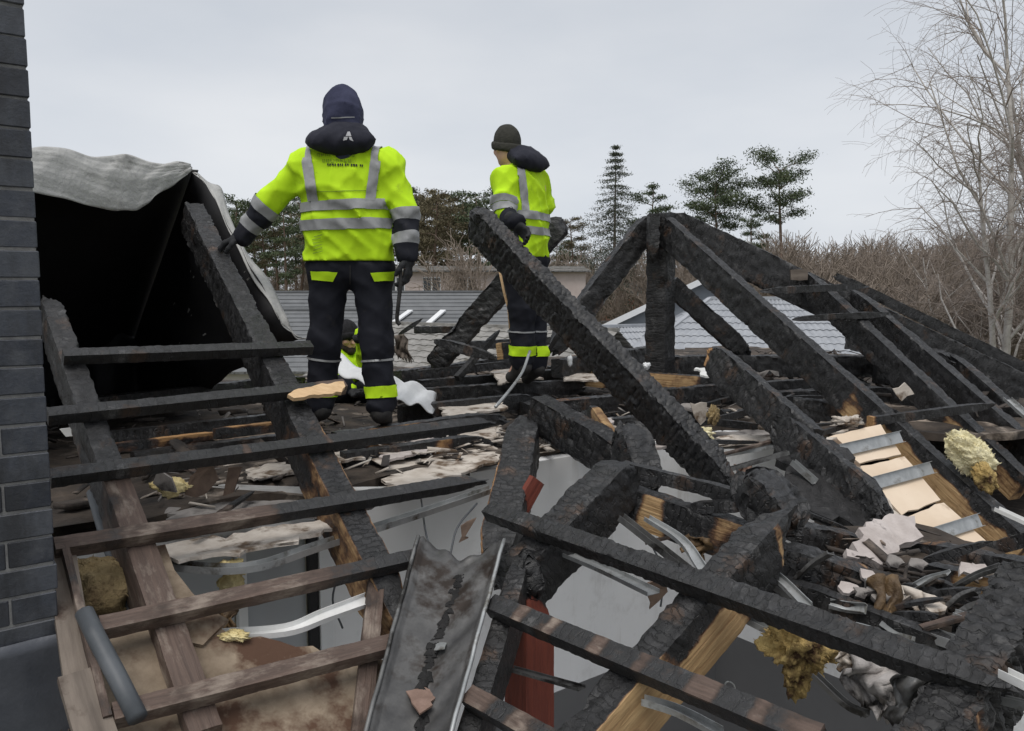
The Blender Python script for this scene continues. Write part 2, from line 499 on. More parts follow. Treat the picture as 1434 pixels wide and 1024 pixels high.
def timber(name, w0, w1, scorch=(.07, .03, .014), weather=None, rh=.027, bw=.058, ck=1.):
    t = NT(name)
    at = t.n('ShaderNodeAttribute', attribute_name='char').outputs['Fac']
    n1 = t.noise(9, 6, .65); n2 = t.noise(38, 4, .6, (.35, 1, 1))
    k = t.math('ADD', at, t.math('MULTIPLY', t.math('SUBTRACT', n1, .5), 1.0))
    k = t.math('ADD', k, t.math('MULTIPLY', t.math('SUBTRACT', n2, .5), .5))
    grain = t.noise(60, 5, .6, (.06, 1, 1), .6)
    wood = t.ramp(grain, [(.3, w0), (.7, w1)])
    if weather:
        wk = t.ramp(t.noise(14, 6, .7, (.4, 1, 1)), [(.52, (0, 0, 0)), (.68, (1, 1, 1))])
        wood = t.mix(wk, wood, weather)
    coal = t.ramp(t.noise(26, 8, .8), [(.34, (.006, .006, .0065)), (.55, (.016, .016, .0172)), (.74, (.062, .062, .066))])
    coal = t.mix(t.ramp(t.noise(3.2, 4, .6), [(.42, (0, 0, 0)), (.66, (.75, .75, .75))]), coal, (.012, .0115, .012))
    coal = t.mix(t.ramp(t.noise(5.5, 5, .65), [(.60, (0, 0, 0)), (.70, (.8, .8, .8))]), coal, (.062, .034, .019))
    ash = t.ramp(t.noise(7, 6, .75), [(.60, (0, 0, 0)), (.74, (.75, .75, .75))])
    coal = t.mix(ash, coal, (.14, .137, .135))
    c1 = t.mix(t.ramp(k, [(.22, (0, 0, 0)), (.46, (1, 1, 1))]), wood, scorch)
    km = t.ramp(k, [(.42, (0, 0, 0)), (.62, (1, 1, 1))])
    col = t.mix(km, c1, coal)
    rg = t.mix(km, (.75, .75, .75), t.ramp(t.noise(30, 4, .6), [(.3, (.30, .30, .30)), (.7, (.72, .72, .72))]))
    # alligator char: blocks split by cracks across and along the grain
    sx = t.n('ShaderNodeSeparateXYZ'); t.l(t.co(), sx.inputs[0])
    d1 = t.math('MULTIPLY', t.math('SUBTRACT', t.noise(14, 3, .6), .5), .075)
    d2 = t.math('MULTIPLY', t.math('SUBTRACT', t.noise(19, 3, .6), .5), .09)
    cb = t.n('ShaderNodeCombineXYZ')
    t.l(t.math('ADD', t.math('ADD', sx.outputs['Y'], sx.outputs['Z']), d2), cb.inputs[0]); t.l(t.math('ADD', sx.outputs['X'], d1), cb.inputs[1])
    bt = t.n('ShaderNodeTexBrick', offset=.5, squash=1.)
    for k_, v_ in (('Scale', 1.), ('Mortar Size', .0036), ('Mortar Smooth', .6), ('Brick Width', bw), ('Row Height', rh), ('Bias', 0.)): bt.inputs[k_].default_value = v_
    bt.inputs['Color1'].default_value = (.4, .4, .4, 1); bt.inputs['Color2'].default_value = (1.6, 1.6, 1.6, 1); bt.inputs['Mortar'].default_value = (.18, .18, .18, 1)
    t.l(cb.outputs[0], bt.inputs['Vector'])
    amt = t.ramp(t.noise(4.5, 3, .6), [(.36, (.22 * ck,) * 3), (.62, (ck,) * 3)])
    tint = t.mix(amt, (1., 1., 1.), bt.outputs['Color'])
    cm = t.n('ShaderNodeMix', data_type='RGBA', blend_type='MULTIPLY'); cm.inputs[0].default_value = 1
    t.l(coal, cm.inputs[6]); t.l(tint, cm.inputs[7])
    col = t.mix(km, c1, cm.outputs[2])
    crack = t.math('MULTIPLY', t.math('SUBTRACT', 1., bt.outputs['Fac']), amt)
    hgt = t.mix(km, grain, t.mix(.42, crack, t.noise(120, 7, .8)))
    t.bump(hgt, .8, .008)
    return t.set(c=col, r=rg, sp=.62)

M = {}
M['coal'] = timber('charred_timber', (.30, .155, .06), (.46, .27, .115))
M['gold'] = timber('half_burnt_timber', (.29, .165, .07), (.50, .34, .17), (.10, .045, .018))
M['brown'] = timber('brown_stained_batten', (.062, .040, .031), (.125, .083, .064), (.045, .028, .02), (.23, .185, .15), .035, .09, .45)
M['coalboard'] = simple('flaking_black_board', (.006, .006, .0065), (.035, .034, .035), 24, .55, .9, .012, spots=((.085, .083, .082), 13, .62))
M['pale'] = timber('fresh_split_wood', (.55, .36, .19), (.74, .52, .30))
M['redpost'] = timber('red_stained_post', (.115, .021, .011), (.20, .041, .021), (.03, .01, .008))
M['plank'] = simple('weathered_plank', (.075, .06, .05), (.21, .175, .145), 22, .85, .5, scale=(.12, 1, 1), spots=((.06, .04, .03), 6, .58))
M['fibre'] = simple('dirty_fibreboard', (.13, .095, .065), (.33, .265, .195), 7, .9, .6, .006, spots=((.085, .045, .028), 4.5, .47))
M['plaster'] = simple('torn_plasterboard', (.40, .35, .30), (.62, .57, .51), 9, .9, .5, .006, spots=((.13, .09, .06), 6, .50))
M['plaster_dark'] = simple('sooty_plasterboard', (.16, .145, .135), (.36, .335, .315), 8, .9, .5, .006, spots=((.045, .04, .038), 4, .46))
M['card'] = simple('plasterboard_back_paper', (.60, .475, .35), (.72, .60, .47), 3, .85, .15, spots=((.34, .25, .17), 4, .64))
def stained_wall():
    t = NT('painted_room_wall')
    col = t.ramp(t.noise(2, 5, .6), [(.3, (.72, .725, .735)), (.7, (.79, .795, .80))])
    run = t.ramp(t.noise(7, 6, .7, (1, 1, .09)), [(.54, (0, 0, 0)), (.72, (.55, .55, .55))])
    col = t.mix(run, col, (.46, .44, .41))
    col = t.mix(t.ramp(t.noise(1.7, 6, .7), [(.55, (0, 0, 0)), (.72, (.6, .6, .6))]), col, (.36, .345, .33))
    t.bump(t.noise(40, 4, .6), .1, .003)
    return t.set(c=col, r=.85, sp=.3)
M['wall'] = stained_wall()
M['wallgrey'] = simple('grey_painted_room_wall', (.115, .115, .118), (.14, .14, .143), 2, .85, .06)
M['floor'] = simple('room_floor', (.10, .10, .105), (.15, .15, .15), 6, .8, .1)
M['zinc'] = simple('sooty_zinc', (.04, .04, .042), (.16, .157, .153), 6, .5, .35, .004, .45, spots=((.035, .026, .021), 5, .52))
M['gal'] = simple('galvanised_profile', (.28, .29, .29), (.52, .53, .53), 9, .4, .2, .002, .6, spots=((.10, .085, .06), 7, .55))
M['galdark'] = simple('sooty_profile', (.10, .10, .10), (.24, .24, .235), 9, .5, .25, .002, .5, spots=((.03, .028, .026), 6, .5))
M['whitestrip'] = simple('white_coated_strip', (.62, .62, .60), (.78, .78, .77), 7, .5, .1, spots=((.35, .31, .26), 7, .62))
M['pipe'] = simple('grey_plastic_pipe', (.055, .062, .07), (.10, .108, .118), 6, .5, .2, spots=((.2, .19, .18), 9, .66))
M['wool'] = simple('yellow_insulation', (.55, .42, .17), (.85, .74, .42), 9, .95, .9, .02, spots=((.22, .12, .05), 6, .60))
M['foam'] = simple('pale_yellow_foam', (.70, .62, .36), (.86, .80, .55), 9, .95, .8, .02, spots=((.45, .27, .10), 5, .63))
M['woolburnt'] = simple('scorched_insulation', (.34, .22, .075), (.66, .50, .21), 11, .95, .9, .02, spots=((.06, .03, .014), 7, .50))
M['woolbrown'] = simple('dull_mineral_wool', (.28, .20, .095), (.48, .37, .20), 10, .95, .9, .02, spots=((.10, .06, .03), 5, .55))
M['ashcloth'] = simple('ashen_membrane', (.28, .26, .25), (.55, .52, .50), 9, .9, .7, .01, spots=((.05, .045, .042), 7, .54))
M['ashboard'] = simple('ashen_board', (.36, .315, .295), (.52, .47, .445), 12, .9, .6, .008, spots=((.14, .12, .115), 14, .62))
M['burntcloth'] = simple('scorched_membrane', (.035, .022, .014), (.16, .10, .045), 10, .6, .8, .01, spots=((.42, .30, .14), 8, .64))
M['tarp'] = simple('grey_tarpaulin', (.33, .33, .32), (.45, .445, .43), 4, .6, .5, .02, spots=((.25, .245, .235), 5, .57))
M['tarp_shade'] = simple('tarpaulin_inside_shade', (.006, .006, .007), (.010, .010, .012), 4, .7, .2)  # near black puts the shade under the tarpaulin into its colour
M['sheet'] = simple('pale_plastic_sheet', (.56, .57, .58), (.72, .73, .74), 6, .5, .5, .01)
M['rubble'] = simple('burnt_rubble', (.014, .013, .013), (.075, .06, .05), 9, .85, .6, .01, spots=((.24, .19, .15), 3.1, .58))
M['attic'] = simple('burnt_attic_floor', (.016, .014, .013), (.085, .065, .05), 5, .9, .6, .012, spots=((.30, .25, .205), 3.0, .55))
M['soot'] = simple('black_soot', (.008, .008, .008), (.022, .021, .021), 30, .9, .6, .004)
M['lath'] = simple('dirty_brown_lath', (.075, .05, .038), (.17, .12, .09), 16, .85, .5)
M['rust'] = simple('rusty_chip', (.15, .095, .072), (.26, .175, .14), 20, .8, .4)
# ================================================================== SETTING: ground, rooms below the burnt roof
def up(z): return CAMZ + z
v = []
N_ = 48
gm = simple('winter_grass', (.085, .095, .035), (.16, .145, .075), .06, .95, .3, .05, spots=((.10, .08, .055), .03, .55))
ring = [0, 8, 20, 45, 90, 180, 350, 700, 1400]
gv = [(0, 0, 0)]; gf = []
for r_ in ring[1:]:
    gv += [(r_ * math.cos(2 * math.pi * k / N_), r_ * math.sin(2 * math.pi * k / N_), 0) for k in range(N_)]
for k in range(N_): gf.append((0, 1 + k, 1 + (k + 1) % N_))
for i in range(len(ring) - 2):
    for k in range(N_):
        a = 1 + i * N_ + k; b = 1 + i * N_ + (k + 1) % N_
        gf.append((a, a + N_, b + N_, b))
tag(obj('ground', gv, gf, gm, origin=(0, 0, 0)), kind='structure')

ZC = -.93                                  # underside level of the attic floor, relative to the eye
ZF = -3.4
COR = V3((1.425, 5.5, 0))                  # inner corner of the room below
def wallpt(base, dr, s, z): q = base + dr * s; return V3((q.x, q.y, up(z)))
def wall(name, label, base, dr, s0, s1, holes, nside, zt=-.98, sp=()):
    """painted wall with a grey lower half; holes = [(s0, s1, z0, z1)]"""
    t = thing(name, label, 'wall', wallpt(base, dr, (s0 + s1) / 2, ZF))
    bands = [('upper_wall', -2.37, zt, M['wall'], .15), ('lower_wall', ZF, -2.37, M['wallgrey'], .156)]
    for nm, z0, z1, mt, th in bands:
        segs = [(s0, s1, z0, z1)]
        if sp and z1 > -2: segs = [(s0, sp[0], z0, sp[1]), (sp[0], s1, z0, z1)]
        for h in holes:
            if h[2] >= z1 or h[3] <= z0: continue
            segs = [(s0, h[0], z0, z1), (h[1], s1, z0, z1), (h[0], h[1], z0, max(z0, h[2])), (h[0], h[1], min(z1, h[3]), z1)]
        vv, ff = [], []
        for a, b, c, d in segs:
            if b - a < .01 or d - c < .01: continue
            k = len(vv); pp = []
            for s_, z_ in ((a, c), (b, c), (b, d), (a, d)):
                p = wallpt(base, dr, s_, z_); pp.append(p)
            vv += [p + nside * (th - .15) for p in pp] + [p - nside * .15 for p in pp]
            ff += [[k + i for i in f] for f in ((0, 1, 2, 3), (7, 6, 5, 4), (0, 4, 5, 1), (1, 5, 6, 2), (2, 6, 7, 3), (3, 7, 4, 0))]
        obj(nm, vv, ff, mt, t)
    return t
wl = wall('room_wall', 'pale grey room wall with a window, below the rafters and the metal valley gutter', COR, -U, 0, 7.5,
          [(2.87, 3.78, -1.95, -1.08)], -W)
wr = wall('room_wall', 'low two tone room wall with dark grey lower half, right of the inside corner', COR, -W, .003, 6.5, [], -U, -1.60, (.62, -.98))
# window in the left wall
wm = simple('white_window_frame', (.66, .67, .68), (.74, .75, .76), 4, .4, .05)
gsk = simple('dark_window_seal', (.012, .012, .014), (.02, .02, .022), 8, .5, .1)
gl = NT('window_glass'); gl.set(c=(.38, .40, .42), r=.08, sp=.6); gl = gl.m  # pale grey painted into the pane for the light its glass shows
wn = link('window', None, wl, Matrix.Translation(wallpt(COR, -U, 3.3, -1.5)))
for a, b, c, d, nm, mt, o in ((2.87, 2.93, -1.95, -1.08, 'frame', wm, .02), (3.72, 3.78, -1.95, -1.08, 'frame', wm, .02), (2.935, 3.715, -1.95, -1.89, 'frame', wm, .02),
                              (2.935, 3.715, -1.14, -1.08, 'frame', wm, .02), (2.935, 2.975, -1.885, -1.145, 'seal', gsk, .01), (3.27, 3.31, -1.885, -1.145, 'frame', wm, .015),
                              (3.675, 3.715, -1.885, -1.145, 'seal', gsk, .01), (2.98, 3.265, -1.885, -1.145, 'pane', gl, -.03), (3.315, 3.67, -1.885, -1.145, 'pane', gl, -.03)):
    p0 = wallpt(COR, -U, a, (c + d) / 2) + W * (.03 - o); p1 = wallpt(COR, -U, b, (c + d) / 2) + W * (.03 - o)
    box(nm, p0, p1, .04, d - c, mt, parent=wn)
fl = [wallpt(COR, -U, -.2, ZF - .02), wallpt(COR, -U, 7.6, ZF - .02), wallpt(COR - W * 6.6, -U, 7.6, ZF - .02), wallpt(COR - W * 6.6, -U, -.2, ZF - .02)]
fl = [p + W * .1 for p in fl]
o = slab('floor', fl, .2, M['floor'], jag=0, step=9); tag(o, kind='structure')
# charred attic floor behind the room wall (what is left of the ceiling)
def gu(s, t, z): q = COR + U * s + W * t; return V3((q.x, q.y, up(z)))
af = [gu(-7.6, .02, ZC), gu(-4.2, .05, ZC), gu(-2.9, -.05, ZC), gu(-1.9, .1, ZC), gu(-1, .0, ZC), gu(.1, .05, ZC), gu(.5, -.9, ZC), gu(1.3, -1.4, ZC), gu(6, -1.6, ZC), gu(6, 4.6, ZC), gu(-7.6, 4.6, ZC)]
o = slab('attic_floor', af, .05, M['attic'], jag=.05, step=.12, warp=.02); tag(o, kind='structure')
ef = [gu(.16, .6, -1.62), gu(6, .6, -1.62), gu(6, -6.5, -1.62), gu(.16, -6.5, -1.62)]
o = slab('eaves_floor', ef, .05, M['attic'], jag=.03, step=.15, warp=.02); tag(o, kind='structure')
# outside walls of the house under the attic floor
hw = simple('rendered_house_wall', (.55, .54, .52), (.62, .61, .59), 2, .9, .15)
hs = thing('house_wall', 'rendered outer walls under the burnt attic floor', 'wall', gu(-1, 4.5, -6.5))
for a, b in ((gu(-7.5, 4.5, 0), gu(5.9, 4.5, 0)), (gu(5.9, 4.34, 0), gu(5.9, -1.5, 0)), (gu(-7.5, 4.34, 0), gu(-7.5, .02, 0))):
    a.z = b.z = (.003 + up(ZC) - .06) / 2
    box('wall_panel', a, b, .15, up(ZC) - .063, hw, parent=hs)

# ================================================================== BRICK CHIMNEY, left edge
bk = NT('dark_clinker_brick')
bi = bk.n('ShaderNodeObjectInfo').outputs['Random']
bcol = bk.ramp(bi, [(0, (.018, .022, .033)), (.35, (.034, .040, .055)), (.7, (.044, .050, .064)), (1, (.070, .076, .090))])
def wnoise(s_, d_, sc_=(1, 1, 1)):
    o = bk.n('ShaderNodeTexNoise'); o.inputs['Scale'].default_value = s_; o.inputs['Detail'].default_value = d_; o.inputs['Roughness'].default_value = .7
    m = bk.n('ShaderNodeMapping'); m.inputs['Scale'].default_value = sc_
    bk.l(bk.n('ShaderNodeNewGeometry').outputs['Position'], m.inputs[0]); bk.l(m.outputs[0], o.inputs['Vector']); return o.outputs['Fac']
bcol = bk.mix(bk.ramp(wnoise(14, 6), [(.44, (0, 0, 0)), (.74, (.8, .8, .8))]), bcol, (.080, .084, .094))
bcol = bk.mix(bk.ramp(wnoise(5, 5, (1, 1, .35)), [(.50, (0, 0, 0)), (.66, (.8, .8, .8))]), bcol, (.018, .019, .023))
bk.bump(wnoise(70, 6), .5, .004)
bk = bk.set(c=bcol, r=.42, sp=.5)
mort = simple('grey_mortar', (.115, .115, .116), (.20, .198, .195), 30, .95, .5)
K = D(62, 512, 2.35)
CH_B, CH_T = up(-1.06), up(1.5)
ch = thing('brick_chimney', 'dark grey clinker brick chimney with pale mortar joints at the left edge of the photo', 'chimney', (K.x, K.y, CH_B))
SZ = .49
def chp(a, b, z): return V3((K.x, K.y, z)) - U * a + W * b          # a along the front from the right corner, b into the depth
core = [chp(a, b, z) for z in (CH_B, CH_T) for a, b in ((.004, .004), (SZ - .004, .004), (SZ - .004, SZ - .004), (.004, SZ - .004))]
obj('mortar_core', core, [(0, 3, 2, 1), (4, 5, 6, 7), (0, 1, 5, 4), (1, 2, 6, 5), (2, 3, 7, 6), (3, 0, 4, 7)], mort, ch)
BR = {}
for ln in (.24, .115):
    vv, ff = boxvf((-ln / 2, -.0575, -.0378), (ln / 2, .0575, .0378), .003)
    BR[ln] = mesh('brick', vv, ff, mats=[bk])
rb = random.Random(3)
nc = int((CH_T - CH_B) / .083)
corners = [((0, 0), (1, 0), (0, 1)), ((SZ, 0), (0, 1), (-1, 0)), ((SZ, SZ), (-1, 0), (0, -1)), ((0, SZ), (0, -1), (1, 0))]
for c in range(nc):
    z = CH_B + .006 + .0355 + c * .083
    for i in range(4):
        (x0, y0), (dx, dy), (ix, iy) = corners[i]
        if c % 2 == 0: rows = [(.0, .24), (.252, .115)]
        else: rows = [(.123, .115), (.25, .24)]
        for st, ln in rows:
            m_ = st + ln / 2
            a = x0 + dx * m_ + ix * .0575; b = y0 + dy * m_ + iy * .0575
            p = chp(a, b, z)
            ax = (-U * dx + W * dy)
            R_ = Matrix(((ax.x, -ax.y, 0, p.x), (ax.y, ax.x, 0, p.y), (0, 0, 1, p.z), (0, 0, 0, 1)))
            R_ = R_ @ Matrix.Rotation(rb.gauss(0, .006), 4, 'Z') @ Matrix.Rotation(rb.gauss(0, .006), 4, 'Y') @ Matrix.Translation((rb.gauss(0, .001), rb.gauss(0, .0015), rb.gauss(0, .0008)))
            link('brick', BR[ln], ch, R_)
lead = simple('lead_flashing', (.040, .045, .056), (.105, .11, .125), 3, .45, .3, .01, .3)
ap = thing('lead_flashing', 'grey lead apron dressed round the foot of the brick chimney', 'flashing', chp(SZ / 2, -.05, CH_B - .2))
def apron(u_, v_):
    a = -.035 + u_ * (SZ + .07)
    out = -.012 - .09 * max(0, v_ - .25) ** 1.1
    return chp(a, out + .004 * math.sin(a * 31 + v_ * 5), CH_B + .035 - v_ * .52)
grid_sheet('apron', apron, 24, 14, lead, ap, .004)
def apron2(u_, v_):
    b = -.01 + u_ * (SZ + .05)
    return chp(-.014 - .12 * max(0, v_ - .25), b, CH_B + .035 - v_ * .5 + b * .55)
grid_sheet('side_apron', apron2, 12, 10, lead, ap, .004)

# ================================================================== MAIN ROOF FRAME, left: rafters and tile battens on the roof plane
rf = thing('roof_frame', 'charred rafters and brown tile battens still nailed in place left of the standing worker', 'roof frame', L(400, 700, -.1))
A_, B_ = L(64, 395), L(290, 1020)
beam('rafter', A_, B_, .095, .20, M['brown'], NL, rf, 1., [(.52, 1.01, 'all', .12), (.40, .56, 'top', .62)], .9, (1, 0), .02, anchor='top')
A_, B_ = L(272, 283), L(572, 868)
beam('rafter', A_, B_, .125, .20, M['gold'], NL, rf, 1.05, [(.62, 1.01, 'r', .42), (.55, 1.01, 'l', .36), (.82, 1.01, 'bot', .3)], .9, (0, 1), .02, anchor='top')
bat = [((88, 500), (436, 487), 1.05, [], 0), ((66, 583), (482, 542), 1., [(.84, 1.02, 'all', -.6)], 0),
       ((70, 670), (695, 590), .95, [(0, .3, 'top', .62), (.34, .37, 'top', .2), (.52, .55, 'top', .25)], 1),
       ((76, 769), (684, 671), .9, [(0, .46, 'all', .32), (.3, .42, 'top', .05)], 1),
       ((140, 880), (584, 781), .6, [(0, .66, 'all', .22)], 0), ((158, 1003), (548, 903), .4, [(0, 1.01, 'all', .16)], 0)]
for (a, b, c, pt, e) in bat:
    beam('batten', L(*a, .03), L(*b, .03), .056, .05, M['brown'], NL, rf, c, pt, .55, (0, e), .014, cell=(.03, .05))
slab('split_wood', [L(x, y, .062) for x, y in ((402, 553), (418, 544), (452, 538), (481, 534), (484, 541), (478, 549), (440, 553), (412, 558))], .018, M['pale'], rf, .004, .02)
# counter batten and a plank hanging at the right end of the battens
beam('counter_batten', L(528, 800, -.03), L(505, 1030, -.03), .06, .035, M['brown'], NL, rf, .3, [(.25, .5, 'all', .05)], .3)
# sheathing board between the lowest battens
slab('fibreboard_panel', [L(x, y, -.06) for x, y in ((118, 892), (205, 858), (300, 872), (335, 893), (392, 897), (438, 905), (452, 914), (556, 925), (520, 1090), (150, 1090))],
     .022, M['fibre'], rf, .006, .05, .004)
slab('fibreboard_panel', [L(x, y, -.045) for x, y in ((190, 770), (232, 765), (262, 830), (320, 868), (286, 905), (235, 880))], .018, M['fibre'], rf, .008, .05, .006)
# boards along the chimney
beam('edge_board', L(84, 770, .0), L(112, 950, .0), .085, .03, M['plank'], NL, rf, 0, [], .25, (0, 0))
beam('edge_board', L(108, 945, .03), L(152, 1090, .03), .10, .03, M['plank'], NL, rf, 0, [], .25, (0, 0))
beam('edge_strip', L(88, 760, .03), L(150, 1010, .03), .022, .05, M['brown'], NL, rf, .35, [], .3, (0, 0))

p = polytube('round_pipe', [L(118, 858, .06), L(135, 893, .06), L(165, 950, .06), L(193, 1006, .06)], .027, M['pipe'])
tag(p, 'short grey round pipe lying across the two lowest battens beside the chimney', 'pipe')
p = polytube('round_pipe', [L(128, 690, -.35), L(150, 765, -.30), L(172, 815, -.25), L(190, 868, -.2)], .019, M['pipe'])
tag(p, 'thin grey pipe in the gap beside the ball of mineral wool', 'pipe')
p = polytube('cable', curve_pts([Z(105, 680, -1.2), Z(130, 700, -1.1), Z(148, 740, -1.1), Z(160, 800, -1.2), Z(185, 870, -1.3)], 5), .007, M['pipe'], n=6)
tag(p, 'dark cable hanging in the black gap left of the brown rafter', 'cable')
b = blob('insulation_lump', L(138, 828, -.22), .125, M['woolbrown'], sq=(1.0, .9, .9), amp=.16, f=7, fib=700)
tag(b, 'dull yellow ball of mineral wool stuffed in the gap beside the chimney', 'insulation')

# ================================================================== VALLEY AND SIDE WING FRAME
vf = thing('wing_roof_frame', 'burnt valley beam, rafter and long battens of the side wing right of the metal gutter', 'roof frame', R(800, 850, -.1))
beam('valley_rafter', L(738, 566, -.0), L(688, 790, -.02), .17, .20, M['coal'], (0, 0, 1), vf, .9, [(.35, 1, 'r', .35)], 1., (1, 1), .018, anchor='top')
beam('valley_plank', R(742, 770, -.08), R(660, 1050, -.08), .07, .17, M['coal'], (0, 0, 1), vf, .95, [(.1, 1, 'r', .62)], .5, (1, 0))
beam('rafter', R(1096, 690, 0), R(770, 1062, 0), .125, .20, M['gold'], NR, vf, 1.05,
     [(.30, 1.02, 'llo', -.1), (.52, 1.02, 'l', .1), (.36, 1.02, 'bot', -.15), (.88, 1.02, 'top', .42), (.09, .15, 'l', .15)], .9, (1, 0), .018, anchor='top')
beam('rafter', R(1440, 790, .02), R(1268, 1075, .02), .15, .22, M['coal'], NR, vf, 1.1, [(.62, .8, 'l', .3)], 1., (0, 0), .010, anchor='top', cell=(.048, .09), rib=.016)
beam('batten', R(686, 716, .035), R(1408, 968, .035), .072, .062, M['coal'], NR, vf, 1., [(0, .1, 'top', .72)], .8, (0, 1), .012, cell=(.03, .06))
beam('batten', R(690, 848, .03), R(1150, 1040, .03), .064, .056, M['brown'], NR, vf, .72,
     [(k, k + .075, 'top', -.1) for k in (.10, .22, .38, .52, .70, .83)] + [(.9, 1.01, 'top', .3)], .45, (0, 0), .014)
beam('batten', R(658, 976, .03), R(790, 1050, .03), .060, .05, M['brown'], NR, vf, .6, [(.0, .3, 'top', .2), (.45, .7, 'top', .25)], .4, (0, 0), .014)
beam('cross_beam', R(866, 636, 0), R(700, 806, -.02), .17, .20, M['coal'], NR, vf, 1., [], .9, (.35, 0), .016, anchor='top', cell=(.05, .12))

# the metal valley gutter
gt = thing('valley_gutter', 'sooty grey metal valley gutter with turned-up rims running down between the battens', 'gutter', L(600, 900, 0))
gtop = (L(585, 762, .055), R(706, 764, .055)); gbot = (L(502, 1075, .055), R(622, 1075, .055))
def gut(u_, v_):
    a = gtop[0].lerp(gbot[0], v_); b = gtop[1].lerp(gbot[1], v_)
    p = a.lerp(b, u_)
    s = abs(u_ - .5) * 2
    p = p + V3((0, 0, -.055 * (1 - s ** 1.3)))
    if u_ < .06 or u_ > .94: p = p + V3((0, 0, .014))
    p += V3((0, 0, .004 * math.sin(v_ * 17 + u_ * 6) + .003 * math.sin(v_ * 41 + u_ * 17)))
    if v_ < .03: p += V3((0, .03 * math.sin(u_ * 9) + .02, .01 * math.sin(u_ * 23)))
    return p
grid_sheet('trough', gut, 40, 60, M['zinc'], gt, .003)
for sgn, ed in ((0, (gtop[0], gbot[0])), (1, (gtop[1], gbot[1]))):
    pts = [gut(float(sgn), t / 20) + V3((0, 0, .010)) for t in range(21)]
    polytube('rim', pts, .0075, M['gal'] if sgn else M['galdark'], gt, 6)
# dirt crust down the middle of the gutter
rr = random.Random(5); vv, ff = [], []
for k in range(260):
    t = .1 + .85 * rr.random(); u_ = .50 + .05 * math.sin(t * 9) + rr.gauss(0, .022)
    c = gut(u_, t); s = .004 + .012 * rr.random(); b0 = len(vv)
    for dx, dy, dz in ((-1, -1, 0), (1, -1, 0), (1, 1, 0), (-1, 1, 0), (0, 0, 1)):
        vv.append(c + V3((dx * s * rr.uniform(.6, 1.3), dy * s * rr.uniform(.6, 1.5), dz * s * .9 + .001)))
    ff += [(b0, b0 + 1, b0 + 4), (b0 + 1, b0 + 2, b0 + 4), (b0 + 2, b0 + 3, b0 + 4), (b0 + 3, b0, b0 + 4)]
tag(obj('soot_crumbs', vv, ff, M['soot']), 'crumbled soot collected down the middle of the metal gutter', 'soot', kind='stuff')
o = slab('rust_chip', [gut(.5, .70) + V3(q) for q in ((-.055, .02, .028), (.0, .045, .03), (.03, .03, .02), (.035, -.05, .02), (.0, -.085, .012), (-.03, -.04, .024))], .006, M['rust'], jag=.003, step=.02)
tag(o, 'curled reddish brown chip lying in the metal gutter', 'fragment')
o = slab('metal_flake', [gut(.5, .86) + V3(q) for q in ((-.03, -.05, .02), (.03, .02, .03), (.05, .05, .015), (.03, -.03, .015), (-.01, -.07, .01))], .003, M['gal'], jag=.003, step=.02)
tag(o, 'crumpled shiny metal flake lying low in the gutter', 'fragment')
o = slab('metal_flake', [gut(.53, .47) + V3(q) for q in ((-.015, -.04, .02), (.02, -.03, .02), (.02, .03, .018), (-.012, .035, .015))], .003, M['gal'], jag=.003, step=.02)
tag(o, 'small square shiny flake halfway down the gutter', 'fragment')

# red post under the valley
ps = D(742, 800, 2.95)
pt_ = beam('red_post', (ps.x, ps.y, up(-1.10)), (ps.x, ps.y, up(ZF)), .135, .135, M['redpost'], (.6, -.8, 0), None, .05, [(-.2, .10, 'all', 1.6)], .5, (1, 0), .02)
tag(pt_, 'square red brown timber post charred at its top, standing in the room below the valley', 'post')
o = beam('fallen_strut', R(752, 672, -.14), R(728, 715, -.2), .03, .08, M['redpost'], NR, None, .15, [], .3)
tag(o, 'small red painted offcut wedged between the valley beam and the short cross beam', 'offcut')
o = channel('metal_strip', [D(715, 938, 2.75), D(815, 966, 2.5)], .035, .01, M['galdark'])
tag(o, 'flat grey metal strip crossing in front of the red post', 'metal strip')
o = beam('burnt_stump', D(735, 772, 2.95), D(752, 838, 2.92), .11, .12, M['coal'], (0, -1, .2), None, 1.2, [], 1.3, (1, 1), .014)
tag(o, 'lumpy black burnt stump on the head of the red post', 'stump')
# ================================================================== HIP FRAME, back right, with the king post
APX = D(922, 287, 7.0)
hf = thing('hip_frame', 'charred king post with hip and jack rafters still standing on the right', 'roof frame', D(925, 515, 7.0))
beam('king_post', D(925, 300, 7.0), D(925, 522, 7.0), .20, .20, M['coal'], (.8, -.6, 0), hf, 1.1, [], .8, (0, 0), .024)
beam('post_cheek', D(915, 300, 6.88), D(913, 366, 6.88), .10, .14, M['coal'], (0, -1, 0), hf, 1.1, [], 1, (0, 1), .022)
beam('hip_rafter', D(926, 283, 7.1), D(1460, 534, 6.5), .10, .30, M['coal'], (0, 0, 1), hf, 1.1, [(.0, .5, 'bot', .9)], 1., (1, 0), .022, anchor='top')
beam('jack_rafter', D(922, 289, 7.0), D(1450, 755, 4.35), .105, .235, M['gold'], (0, 0, 1), hf, 1.15,
     [(.60, 1.02, 'rlo', .2), (.60, 1.02, 'llo', .2), (.6, 1.02, 'bot', .25)], 1., (1, 0), .02, anchor='top')
beam('jack_rafter', D(1128, 372, 6.8), D(1445, 668, 4.9), .10, .20, M['gold'], (0, 0, 1), hf, 1.15, [(.66, 1.02, 'llo', .25), (.66, 1.02, 'rlo', .25), (.7, 1.02, 'bot', .3)], 1., (1, 0), .02, anchor='top')
beam('jack_rafter', D(1196, 400, 6.75), D(1460, 625, 5.2), .09, .17, M['coal'], (0, 0, 1), hf, 1.1, [], 1., (1, 0), .022, anchor='top')
beam('jack_rafter', D(1330, 488, 6.5), D(1460, 600, 5.6), .09, .15, M['coal'], (0, 0, 1), hf, 1.1, [], 1., (1, 0), .022, anchor='top')
